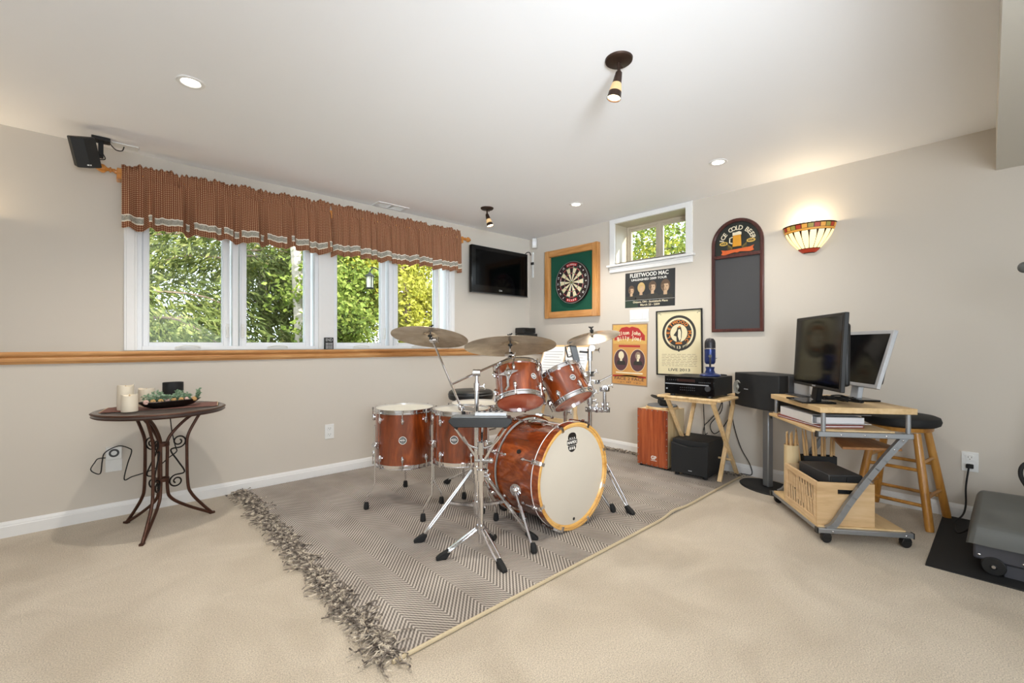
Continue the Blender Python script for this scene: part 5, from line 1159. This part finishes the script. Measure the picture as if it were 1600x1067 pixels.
outlet('wall_outlet', 'white wall outlet below the ledge left of the floor toms', WLM(1.36, .345, YB))
t = outlet('wall_outlet', 'white wall outlet with a black plug behind the exercise machine', WRM(.135, .345))
b = MB(); b.box((-.016, -.036, .008), (.016, -.012, .032)); b.build('plug', 'rubber', t, .004)
t = thing('ceiling_vent', 'white slotted ceiling vent near the wide window', 'vent', (1.95, 3.745, HC), R(0))
b = MB(); b.ringprism(rect(-.15, -.07, .15, .07), rect(-.125, -.048, .125, .048), -.006, 0); b.build('frame', 'white_trim', t, .001); MB().box((-.01, -.05, -.004), (.01, .05, -.0005)).build('divider', 'white_trim', t)
for k in range(7): MB().box((-.127, -.046+k*.0135, -.004), (.127, -.040+k*.0135, -.001)).build('slat', 'white_trim', t)
# corner satellite speaker hung from the ceiling
t = thing('satellite_speaker', 'small black speaker hanging from a ceiling bracket left of the valance', 'speaker', (-.03, 3.70, HC))
sm = Matrix.Translation((-.055, 3.60, 2.155)) @ Matrix.Rotation(R(8), 4, 'Z') @ Matrix.Rotation(R(22), 4, 'X') @ Matrix.Rotation(R(-14), 4, 'Y') @ Matrix.Diagonal((.70, .8, 1.08, 1))
b = MB(); b.prism([(-.085, .045), (-.075, -.05), (.0, -.075), (.075, -.05), (.085, .045)], -.075, .075, sm); b.build('cabinet', 'black_matte', t, .005, True)
b = MB(); b.prism([(-.076, -.050), (0, -.076), (.076, -.050), (0, -.081)], -.072, .072, sm); g = b.build('grille', 'black_plastic', t, 0, True)
b = MB(); b.box((-.016, -.080, -.062), (.010, -.077, -.056), sm); b.build('nameplate', 'print_white', g, 0, True)
b = MB(); b.box((-.03, 3.66, HC-.022), (.055, 3.73, HC)); b.box((.0, 3.685, HC-.12), (.024, 3.705, HC-.02)); b.bar((.012, 3.695, HC-.11), (-.05, 3.63, HC-.125), .02, .02); b.build('bracket', 'black_matte', t, .003, True)
b = MB(); b.tube(spline([(.05, 3.70, HC-.015), (.08, 3.71, HC-.045), (.11, 3.72, HC-.04), (.12, 3.73, HC-.01)]), .003, 6); b.tube(spline([(.02, 3.69, HC-.09), (.03, 3.67, HC-.13), (-.02, 3.64, HC-.15)]), .003, 6); b.build('wire', 'rubber', t, world=True)
t = thing('cover_plate', 'small white cover plate on the ceiling beside the hanging speaker', 'cover plate', (.12, 3.74, HC)); MB().box((-.07, -.04, -.006), (.07, .04, 0)).build('plate', 'white_plastic', t, .002); MB().cyl((0, 0, -.008), (0, 0, -.006), .004, n=8).build('screw', 'white_trim', t)

# ---------------------------------------------------------------- right wall: dartboard
wood('oak_frame_h', (168, 110, 52), (196, 138, 76), (214, 160, 100), axis=1, scale=20, rough=.4, coat=.2); wood('oak_frame_v', (168, 110, 52), (196, 138, 76), (214, 160, 100), axis=2, scale=20, rough=.4, coat=.2)
plain('green_felt', (14, 78, 58), .95, var=.12, scale=200, bstr=.2)
t = thing('dartboard_cabinet', 'oak frame lined with green felt around the dartboard', 'cabinet', (XW, 3.178, 1.712))
y0, y1, z0, z1 = 2.805, 3.550, 1.332, 2.093
MB().box((XW-.012, y0+.02, z0+.02), (XW, y1-.02, z1-.02)).build('felt_panel', 'green_felt', t, world=True)
fw_ = .072
for (a, c, d, e, mt) in ((y0, y0+fw_, z0, z1, 'oak_frame_v'), (y1-fw_, y1, z0, z1, 'oak_frame_v'), (y0+fw_, y1-fw_, z0, z0+fw_, 'oak_frame_h'), (y0+fw_, y1-fw_, z1-fw_, z1, 'oak_frame_h')):
    b = MB(); b.box((XW-.045, a, d), (XW, c, e)); s_ = b.build('frame_rail', mt, t, .004, True)
    b = MB(); b.box((XW-.052, a+(.006 if c-a < .1 else 0), d+(.006 if e-d < .1 else 0)), (XW-.045, c-(.030 if c-a < .1 else 0), e-(.030 if e-d < .1 else 0))); b.build('moulding', mt, s_, .002, True)
plain('dart_black', (38, 22, 22), .85); plain('dart_cream', (222, 208, 170), .85, var=.06); plain('dart_red', (176, 44, 44), .8); plain('dart_green', (70, 120, 70), .8); plain('dart_wire', (170, 170, 168), .4, .8)
m = WRM(3.146, 1.707, .012)
db = thing('dartboard', 'round black and cream bristle dartboard on green felt', 'dartboard', M=m)
MB().lathe([(0, 0), (.226, 0), (.228, .004), (.228, .034), (.224, .037), (0, .037)], 60).build('board', 'dart_black', db)
b = MB(); k = .96
def sector(r0, r1, a0, a1, z): return [(r0*math.cos(a0), r0*math.sin(a0), z), (r1*math.cos(a0), r1*math.sin(a0), z), (r1*math.cos((a0+a1)/2), r1*math.sin((a0+a1)/2), z), (r1*math.cos(a1), r1*math.sin(a1), z), (r0*math.cos(a1), r0*math.sin(a1), z)]
for i in range(20):
    a0, a1 = R(81-18*i), R(99-18*i); odd = i % 2
    for r0, r1, mt in ((.016, .099, 1 if odd else 0), (.099, .107, 3 if odd else 2), (.107, .162, 1 if odd else 0), (.162, .170, 3 if odd else 2)):
        b.m = mt; b.add(sector(r0*k, r1*k, a0, a1, .0376), [(0, 1, 2, 3, 4)])
b.m = 3; b.prism(circle(.016*k, 16), .037, .0378); b.m = 2; b.prism(circle(.0065*k, 12), .0378, .0382)
b.build('segments', ['dart_black', 'dart_cream', 'dart_red', 'dart_green'], db, smooth=10)
b = MB()
for rr in (.016, .099, .107, .162, .170): b.tube([(rr*k*math.cos(6.2832*i/40), rr*k*math.sin(6.2832*i/40), .0385) for i in range(40)], .0007, 4, closed=True)
for i in range(20): a = R(90-9-18*i); b.tube([(.016*k*math.cos(a), .016*k*math.sin(a), .0385), (.185*math.cos(a), .185*math.sin(a), .0385)], .0007, 4)
b.tube([(.224*math.cos(6.2832*i/60), .224*math.sin(6.2832*i/60), .036) for i in range(60)], .004, 6, closed=True); b.build('wires', 'dart_wire', db)
b = MB()
for i, s_ in enumerate((20, 1, 18, 4, 13, 6, 10, 15, 2, 17, 3, 19, 7, 16, 8, 11, 14, 9, 12, 5)):
    a = R(90-18*i)
    if abs(math.sin(a)) > .93: continue
    add_text(b, str(s_), .030, Matrix.Translation((.194*math.cos(a), .194*math.sin(a), .038)) @ Matrix.Rotation(a-math.pi/2, 4, 'Z'), bold=.0004)
b.build('numbers', 'print_white', db, kind='stuff')
b = MB()
for cy, s_ in ((.193, 1), (-.193, -1)):
    arc = [(.210*math.cos(R(90+x)), s_*.210*math.sin(R(90+x))) for x in range(-22, 23, 4)]+[(.178*math.cos(R(90+x)), s_*.178*math.sin(R(90+x))) for x in range(22, -23, -4)]
    b.prism(arc, .0372, .0380)
b.build('banner', 'dart_red', db)
b = MB(); arc_text(b, 'BLADE', .024, 0, 0, .193, -106, -74, Matrix.Translation((0, 0, .0385)), flip=True, bold=.0004); arc_text(b, 'WINMAU', .022, 0, 0, .192, 106, 74, Matrix.Translation((0, 0, .0385)), bold=.0004); b.build('lettering', 'print_white', db)

# ---------------------------------------------------------------- posters (flat paper, printed figures kept generic)
plain('poster_dark', (38, 40, 42), .6, var=.25, scale=6); plain('poster_green', (44, 60, 48), .6, var=.3, scale=6); plain('skin_print', (188, 158, 128), .6, var=.15, scale=30); plain('hair_print', (92, 72, 56), .6, var=.3, scale=30); plain('blond_print', (186, 158, 104), .6, var=.25, scale=30)
plain('poster_cream', (226, 214, 176), .6, var=.03); plain('print_charcoal', (52, 50, 46), .6, var=.1); plain('print_orange', (214, 128, 54), .6, var=.1); plain('poster_ochre', (206, 150, 84), .6, var=.12, scale=14); plain('print_red', (178, 50, 48), .6, var=.15); plain('print_brown', (92, 62, 66), .6, var=.25, scale=20); plain('print_ochre2', (214, 172, 96), .6, var=.15, scale=40)
plain('print_cream', (234, 222, 190), .6, var=.03); plain('print_taupe', (150, 130, 110), .7)
def person_print(b, cx, cy, s, hair=1, skin=0, coat=2, side=0):
    """flat portrait: shoulders, neck, head, hair"""
    b.m = coat; b.prism([(cx-1.3*s, cy-2.2*s), (cx+1.3*s, cy-2.2*s), (cx+1.15*s, cy-1.35*s), (cx+.35*s, cy-.95*s), (cx-.35*s, cy-.95*s), (cx-1.15*s, cy-1.35*s)], .0006, .0009)
    b.m = hair; b.prism([(cx+.80*s*math.cos(t)+side*s, cy+.18*s+.98*s*math.sin(t)) for t in [R(15*i) for i in range(24)]], .0009, .0011)
    b.m = skin; b.prism([(cx-.3*s, cy-1.25*s), (cx+.3*s, cy-1.25*s), (cx+.3*s, cy-.4*s), (cx-.3*s, cy-.4*s)], .0010, .0012); b.prism([(cx+.58*s*math.cos(t), cy-.05*s+.82*s*math.sin(t)) for t in [R(15*i) for i in range(24)]], .0012, .0014)
    b.m = hair
    for q in (-1, 1): b.prism([(cx+q*.25*s-.13*s, cy+.02*s), (cx+q*.25*s+.13*s, cy+.02*s), (cx+q*.25*s+.12*s, cy+.12*s), (cx+q*.25*s-.12*s, cy+.12*s)], .0014, .0016)
    b.prism([(cx-.58*s, cy-.05*s), (cx-.45*s, cy+.45*s), (cx-.28*s, cy+.62*s), (cx-.20*s, cy+.1*s), (cx-.24*s, cy-.4*s), (cx-.18*s, cy-.72*s), (cx-.42*s, cy-.6*s)], .0013, .00145); b.prism([(cx-.5*s, cy+.45*s), (cx+.5*s, cy+.45*s), (cx+.35*s, cy+.78*s), (cx-.35*s, cy+.78*s)], .0013, .00145); b.prism(rect(cx-.05*s, cy-.28*s, cx+.09*s, cy-.22*s), .0014, .0016); b.prism(rect(cx-.2*s, cy-.5*s, cx+.2*s, cy-.43*s), .0014, .0016)
# concert poster with four portraits
m = WRM(2.2475, 1.560); w, h = .519, .338
t = thing('concert_poster', 'dark landscape concert poster with four portraits under the small window', 'poster', M=m @ Matrix.Rotation(R(-.6), 4, 'Z'))
MB().prism(rect(-w/2, -h/2, w/2, h/2), .0, .0005).build('sheet', 'poster_dark', t)
b = MB(); b.prism(rect(-w/2+.002, -h/2+.002, -w/2+.14, -.06), .0005, .0006); b.build('tint', 'poster_green', t)
b = MB(); person_print(b, -.190, -.005, .043, 1); person_print(b, -.085, .010, .050, 3, side=.05); person_print(b, .035, .015, .050, 1); person_print(b, .165, .010, .058, 1); b.build('portraits', ['skin_print', 'hair_print', 'print_charcoal', 'blond_print'], t)
b = MB(); Zt = Matrix.Translation((0, 0, .0018)); add_text(b, 'FLEETWOOD MAC', .052, Zt @ Matrix.Translation((-.005, .137, 0)), .40, bold=.0010); add_text(b, 'UNLEASHED 2009 TOUR', .028, Zt @ Matrix.Translation((-.005, .095, 0)), .37, bold=.0005); b.prism(rect(-.255, -.099, .255, -.0975), .0016, .0019); b.build('title', 'print_white', t)
b = MB(); add_text(b, 'Ottawa, ON - Scotiabank Place', .026, Zt @ Matrix.Translation((.01, -.118, 0)), .36, bold=.0003); add_text(b, 'March 23 - 2009', .026, Zt @ Matrix.Translation((.01, -.147, 0)), .20, bold=.0003); b.build('venue_line', 'print_cream', t)
# switch plate
t = thing('switch_plate', 'white four-gang switch plate between the posters', 'switch', M=WRM(2.352, 1.312)); MB().box((-.103, -.060, 0), (.103, .060, .006)).build('plate', 'white_plastic', t, .002)
for k in range(4): MB().box((-.089+.046*k, -.034, .006), (-.055+.046*k, .034, .0095)).build('rocker', 'white_trim', t, .002)
# ochre portrait-format poster with two ovals
m = WRM(2.463, .940); w, h = .402, .602
t = thing('concert_poster', 'ochre and red old-style poster with two oval portraits, left of the framed poster', 'poster', M=m @ Matrix.Rotation(R(-.7), 4, 'Z'))
MB().prism(rect(-w/2, -h/2, w/2, h/2), 0, .0005).build('sheet', 'print_taupe', t)
b = MB(); b.prism(rect(-w/2+.010, -h/2+.012, w/2-.010, h/2-.010), .0005, .0006); b.build('ground', 'poster_ochre', t)
b = MB(); b.prism(rect(-w/2+.014, .105, w/2-.014, h/2-.014), .0006, .0008); b.build('panel', 'print_ochre2', t); MB().prism(rect(-w/2+.014, -.218, w/2-.014, -.212), .0006, .0008).build('rule', 'print_ochre2', t)
b = MB(); red = [(-.17, .135), (-.17, .185), (-.13, .215), (-.09, .262), (-.03, .272), (0, .262), (.03, .272), (.10, .255), (.14, .215), (.17, .185), (.17, .135), (.10, .150), (0, .155), (-.10, .150)]
b.prism(red, .0008, .0010); b.build('red_cloud', 'print_red', t); MB().prism([(-.186, -.205), (.186, -.205), (.186, -.222), (0, -.200), (-.186, -.222)], .0008, .0010).build('red_swag', 'print_red', t); MB().prism(rect(-.12, .072, .12, .092), .0008, .0010).build('red_ribbon', 'print_red', t)
b = MB()
for s_ in (-1, 1): b.prism([(s_*.093+.080*math.cos(R(10*i)), -.055+.105*math.sin(R(10*i))) for i in range(36)], .0008, .0010)
b.build('oval', 'print_brown', t)
b = MB()
for s_ in (-1, 1):
    b.ringprism([(s_*.093+.084*math.cos(R(10*i)), -.055+.109*math.sin(R(10*i))) for i in range(36)], [(s_*.093+.080*math.cos(R(10*i)), -.055+.105*math.sin(R(10*i))) for i in range(36)], .0008, .0011)
b.prism(rect(-.15, -.185, .15, -.172), .0008, .0010); b.build('border', 'print_cream', t)
b = MB(); b.M = Matrix.Translation((0, 0, .0004))
person_print(b, -.090, -.015, .040, 0); person_print(b, .098, -.015, .038, 1); b.build('portraits', ['print_cream', 'print_taupe', 'print_charcoal'], t)
b = MB(); arc_text(b, 'Elton John', .050, 0, -.35, .562, 101.5, 78.5, Matrix.Translation((0, 0, .0013)), bold=.0012); arc_text(b, 'Billy Joel', .054, 0, -.35, .512, 104, 76, Matrix.Translation((0, 0, .0013)), bold=.0012); b.build('title', 'print_cream', t)
b = MB(); add_text(b, 'FACE 2 FACE', .040, Matrix.Translation((0, -.238, .0010)), .33, bold=.0004); add_text(b, '~ o ~  HIT  ~ o ~', .024, Matrix.Translation((0, -.270, .0010)), .26, bold=.0003); b.build('lower_lettering', 'print_brown', t)
# framed cream poster with round emblem
m = WRM(1.952, 1.055); w, h = .432, .585
t = thing('framed_poster', 'cream framed poster with a round black and orange emblem behind the receiver', 'poster', M=m @ Matrix.Rotation(R(.6), 4, 'Z'))
b = MB(); b.ringprism(rect(-w/2, -h/2, w/2, h/2), rect(-w/2+.011, -h/2+.011, w/2-.011, h/2-.011), 0, .014); b.build('frame', 'black_plastic', t, .001)
MB().prism(rect(-w/2+.011, -h/2+.011, w/2-.011, h/2-.011), 0, .004).build('sheet', 'poster_cream', t)
cy = .085; b = MB(); b.ringprism(circle(.158, 48, 0, cy), circle(.136, 48, 0, cy), .004, .0045); b.ringprism(circle(.120, 48, 0, cy), circle(.080, 48, 0, cy), .004, .0045)
b.prism([(-.036, cy-.100), (.036, cy-.100), (.036, cy-.135), (0, cy-.168), (-.036, cy-.135)], .0047, .0050)
for s_ in (-1, 1):
    for q in range(3): b.bar((s_*.03, cy-.128-.012*q, .0047), (s_*(.085-.012*q), cy-.098-.010*q, .0047), .004, .0006)
b.build('emblem_ring', 'print_charcoal', t)
b = MB(); b.prism([(-.05, cy-.02), (-.02, cy+.02), (-.012, cy+.05), (.008, cy+.062), (.022, cy+.05), (.030, cy+.01), (.026, cy-.04), (.014, cy-.078), (-.020, cy-.078), (-.022, cy-.03)], .0040, .0044); b.build('figure', 'print_charcoal', t)
b = MB(); b.prism([(-.004, cy+.03), (.012, cy+.036), (.022, cy+.01), (.020, cy-.05), (.006, cy-.070), (-.008, cy-.03)], .0045, .0047); b.build('figure_front', 'print_cream', t)
b = MB(); arc_text(b, 'FLEETWOOD MAC', .043, 0, cy, .100, 222, -42, Matrix.Translation((0, 0, .0050)), bold=.0012); b.prism([(-.03, cy-.082), (.03, cy-.082), (.03, cy-.098), (-.03, cy-.098)], .0050, .0053); b.prism([(-.004, cy+.045), (.014, cy+.052), (.020, cy+.066), (.0, cy+.062)], .0047, .0050); b.build('emblem_lettering', 'print_orange', t)
b = MB(); add_text(b, '13', .034, Matrix.Translation((0, cy-.128, .0054)), .034, bold=.0006); b.build('year_mark', 'print_cream', t)
b = MB(); add_text(b, 'LIVE 2013', .034, Matrix.Translation((0, -.243, .0045)), .20, bold=.0002); b.build('caption', 'print_charcoal', t)
rn = random.Random(2); b = MB()
for r_ in range(8):
    x = -.165
    while x < .150: L_ = rn.uniform(.018, .05); b.prism(rect(x, -.105-r_*.0145-.0016, min(.165, x+L_), -.105-r_*.0145+.0016), .004, .0043); x += L_+rn.uniform(.006, .014)
b.build('small_print', 'print_taupe', t)
b = MB()
for sx in (-1, 1):
    for q in range(3): b.ringprism(circle(.006, 8, sx*(w/2-.024-.010*q), h/2-.024+(0 if q < 2 else -.01)), circle(.004, 8, sx*(w/2-.024-.010*q), h/2-.024+(0 if q < 2 else -.01)), .004, .0044)
b.build('corner_ornament', 'print_charcoal', t)

# ---------------------------------------------------------------- arched chalkboard sign
wood('dark_cherry', (44, 18, 16), (72, 32, 28), (92, 46, 38), axis=1, scale=16, rough=.35, coat=.3)
plain('slate', (64, 64, 66), .7, var=.08, scale=5); plain('sign_black', (34, 38, 34), .5, var=.2); plain('beer_gold', (214, 150, 44), .4, var=.15); plain('foam', (236, 226, 200), .6); plain('banner_orange', (206, 96, 44), .5, var=.15); plain('oval_gold', (206, 170, 84), .5); plain('wheat', (128, 110, 60), .6)
W2, ZB, ZA = .200, 1.140, 1.855
m = WRM(1.454, ZB); Hh = ZA-ZB
t = thing('chalkboard_sign', 'arched dark wooden chalkboard sign with painted beer mug', 'sign', M=m)
def arch(r, y0, n=24): return [(-r, y0), (r, y0)]+[(r*math.cos(math.pi*i/n), Hh+r*math.sin(math.pi*i/n)) for i in range(n+1)]
b = MB(); b.ringprism(arch(W2, 0), arch(W2-.026, .026), 0, .022); b.build('frame', 'dark_cherry', t, .003)
b = MB(); b.ringprism(arch(W2-.004, .004), arch(W2-.018, .018), .022, .027); b.build('frame_bead', 'dark_cherry', t, .002)
MB().prism(arch(W2-.024, .024), 0, .006).build('back_panel', 'sign_black', t)
MB().prism(rect(-W2+.026, .026, W2-.026, Hh-.105), .006, .009).build('slate', 'slate', t)
MB().box((-W2+.020, Hh-.112, .006), (W2-.020, Hh-.085, .024)).build('cross_rail', 'dark_cherry', t, .004)
b = MB(); arc_text(b, 'ICE COLD BEER', .050, 0, Hh+.0, .124, 164, 16, Matrix.Translation((0, 0, .0068)), bold=.0010); b.build('lettering', 'foam', t)
mg = MB().prism([(-.034, Hh-.025), (.034, Hh-.025), (.030, Hh+.07), (-.030, Hh+.07)], .006, .014).build('mug', 'beer_gold', t, .002)
b = MB(); b.prism([(-.033, Hh+.066), (.033, Hh+.066), (.034, Hh+.086), (.02, Hh+.094), (-.01, Hh+.089), (-.032, Hh+.09)], .006, .016); b.tube([(-.034, Hh+.055, .010), (-.056, Hh+.048, .010), (-.058, Hh+.012, .010), (-.036, Hh+.002, .010)], .005, 6); b.build('foam', 'foam', mg)
b = MB()
for s_ in (-1, 1):
    for q in range(7): b.tube([(s_*.035, Hh-.03, .008), (s_*(.05+.004*q), Hh-.028+.008*q-.02, .009), (s_*(.075), Hh-.05+.012*q, .010)], .002, 4)
b.build('wheat', 'wheat', t)
b = MB(); b.prism([(-.125, Hh-.078), (-.10, Hh-.085), (-.02, Hh-.070), (0, Hh-.076), (.02, Hh-.068), (.10, Hh-.078), (.128, Hh-.070), (.120, Hh-.050), (.128, Hh-.030), (.10, Hh-.040), (0, Hh-.046), (-.09, Hh-.048), (-.125, Hh-.040), (-.115, Hh-.06)], .006, .012); b.build('ribbon', 'banner_orange', t, .001)
for s_ in (-1, 1):
    b = MB(); b.prism([(s_*.105+.034*math.cos(R(15*i)), Hh+.010+.016*math.sin(R(15*i))) for i in range(24)], .006, .010); o_ = b.build('oval_plaque', 'oval_gold', t)
    b = MB()
    for q in range(3): b.prism(rect(s_*.105-.018+q*.014, Hh+.004, s_*.105-.009+q*.014, Hh+.016), .010, .0105)
    b.build('plaque_marks', 'sign_black', o_)

# ---------------------------------------------------------------- lamps
def emis(name, col, e, es, **kw): base(name, col, .5, emit=e, es=es, **kw)
emis('bulb', (255, 240, 210), (255, 226, 180), 14); emis('led_lens', (255, 250, 240), (255, 244, 226), 9)
emis('spot_glass', (150, 124, 92), (255, 214, 150), .55); emis('petal_glass', (240, 222, 180), (255, 226, 160), .95); emis('amber_glass', (196, 140, 60), (216, 150, 60), .42); emis('red_glass', (150, 50, 30), (190, 60, 30), .30); emis('green_glass', (140, 130, 60), (160, 140, 60), .35)
def sconce(label, m, energy):
    """half-bowl of leaded glass; local x along the wall, y up, z out of the wall"""
    t = thing('wall_sconce', label, 'wall lamp', M=m, group='leaded glass wall sconces')
    def pt(a, v, k=1.0):      # a 0..pi, v 0 bottom .. 1 top
        r = (.030+.118*math.sin(v*1.45)**.85)*k if v > 0 else .028*k; return Vector((r*math.cos(a)*1.12, -.135+v*.20, r*math.sin(a)*.82))
    def patch(a0, a1, v0, v1, na, nv, shape=None):
        b = MB(); vs = []
        for i in range(na+1):
            for j in range(nv+1):
                v = v0+(v1-v0)*j/nv; s_ = 1 if shape is None else shape(j/nv); am = (a0+a1)/2; vs.append(pt(am+(a0-am+(a1-a0)*i/na)*s_, v, 1.004))
        b.add(vs, [(i*(nv+1)+j, (i+1)*(nv+1)+j, (i+1)*(nv+1)+j+1, i*(nv+1)+j+1) for i in range(na) for j in range(nv)]); return b
    n = 9
    for i in range(n):
        a0, a1 = math.pi*i/n, math.pi*(i+1)/n
        patch(a0, a1, .16, .74, 4, 8, lambda q: .55+.37*math.sin(math.pi*(.25+.62*q))).build('petal', 'petal_glass', t)
    for i in range(13):
        a0, a1 = math.pi*i/13, math.pi*(i+1)/13
        patch(a0+.015, a1-.015, .83, .97, 3, 3).build('rim_panel', ('amber_glass', 'red_glass', 'green_glass')[i % 3], t)
    patch(0, math.pi, .755, .82, 26, 2).build('band', 'amber_glass', t); patch(0, math.pi, .02, .14, 20, 3).build('cup', 'red_glass', t)
    b = MB(); vs = []                                              # dark leading behind the glass pieces
    na, nv = 36, 16
    for i in range(na+1):
        for j in range(nv+1): vs.append(pt(math.pi*i/na, j/nv, .985))
    b.add(vs, [(i*(nv+1)+j, (i+1)*(nv+1)+j, (i+1)*(nv+1)+j+1, i*(nv+1)+j+1) for i in range(na) for j in range(nv)]); b.build('leading', 'bronze', t)
    b = MB(); b.tube([pt(math.pi*i/36, 1.0) for i in range(37)], .004, 6); b.build('rim', 'bronze', t); MB().box((-.05, -.12, 0), (.05, .04, .012)).build('back_plate', 'bronze', t)
    b = MB(); b.ball((0, .0, .05), (.018, .03, .018), 12, 8); b.build('bulb', 'bulb', t)
    w = m @ Vector((0, .075, .055)); light('sconce_light', 'POINT', w, energy, (1, .80, .52), shadow_soft_size=.03)
    return t
sconce('leaded glass half-bowl wall sconce glowing right of the chalkboard sign', WRM(.955, 1.835), 4)
sconce('leaded glass half-bowl wall sconce at the far left end of the window wall', WLM(-.66, 1.70), 5)
def downlight(label, x, y, energy, col=(1, .94, .85)):
    t = thing('recessed_light', label, 'ceiling light', (x, y, HC), group='recessed ceiling lights')
    MB().lathe([(.036, -.001), (.042, -.006), (.056, -.006), (.060, -.001)], 32).build('trim_ring', 'white_trim', t)
    MB().lathe([(0, -.0015), (.037, -.0015), (.037, -.0035), (0, -.0045)], 28).build('lens', 'led_lens', t)
    light('downlight', 'SPOT', (x, y, HC-.012), energy, col, look=(0, 0, -1), spot_size=R(135), spot_blend=.7, shadow_soft_size=.035)
DL = 40
downlight('recessed ceiling light above the iron table', .324, 2.612, DL*1.5)
downlight('recessed ceiling light in front of the chalkboard sign', 3.124, 1.32, DL)
downlight('recessed ceiling light near the dartboard corner', 3.134, 2.573, DL*1.6)
downlight('recessed ceiling light behind the camera over the carpet', .2, 1.1, DL*1.5)
def spot(label, x, y, aim, energy, sc=1.0):
    t = thing('ceiling_spotlight', label, 'ceiling light', (x, y, HC), group='bronze ceiling spotlights')
    MB().lathe([(0, -.016), (.050, -.014), (.058, -.008), (.060, 0)], 32).build('canopy', 'bronze', t)
    b = MB(); b.cyl((0, 0, -.055), (0, 0, -.014), .007, n=10); b.cyl((.022, 0, -.020), (.022, 0, -.030), .004, n=8); b.ball((0, 0, -.058), .011, 10, 8); b.build('stem', 'bronze', t)
    d = Vector(aim).normalized(); hm = axis_m((0, 0, -.060), d)
    hd = MB().lathe([(0, -.004), (.014, -.002), (.017, .02), (.020, .048)], 24, hm).build('shade_neck', 'bronze', t)
    MB().lathe([(.0200, .048), (.0245, .068), (.0275, .086)], 24, hm).build('glass_band', 'spot_glass', t)
    MB().lathe([(.0275, .086), (.0305, .115), (.0285, .115), (.0255, .086)], 24, hm).build('shade_rim', 'bronze', t)
    MB().lathe([(0, .104), (.028, .104), (.028, .108), (0, .108)], 20, hm).build('lamp_face', 'bulb', t)
    p = Vector((x, y, HC)) + (hm @ Vector((0, 0, .112)))
    light('spot_beam', 'SPOT', p, energy, (1, .84, .62), look=d, spot_size=R(80), spot_blend=.6, shadow_soft_size=.02)
spot('bronze ceiling spotlight nearest the camera', 1.68, 1.139, (-.16, .12, -1), 26)
spot('bronze ceiling spotlight in front of the television', 2.623, 3.196, (.10, -.30, -1), 32)
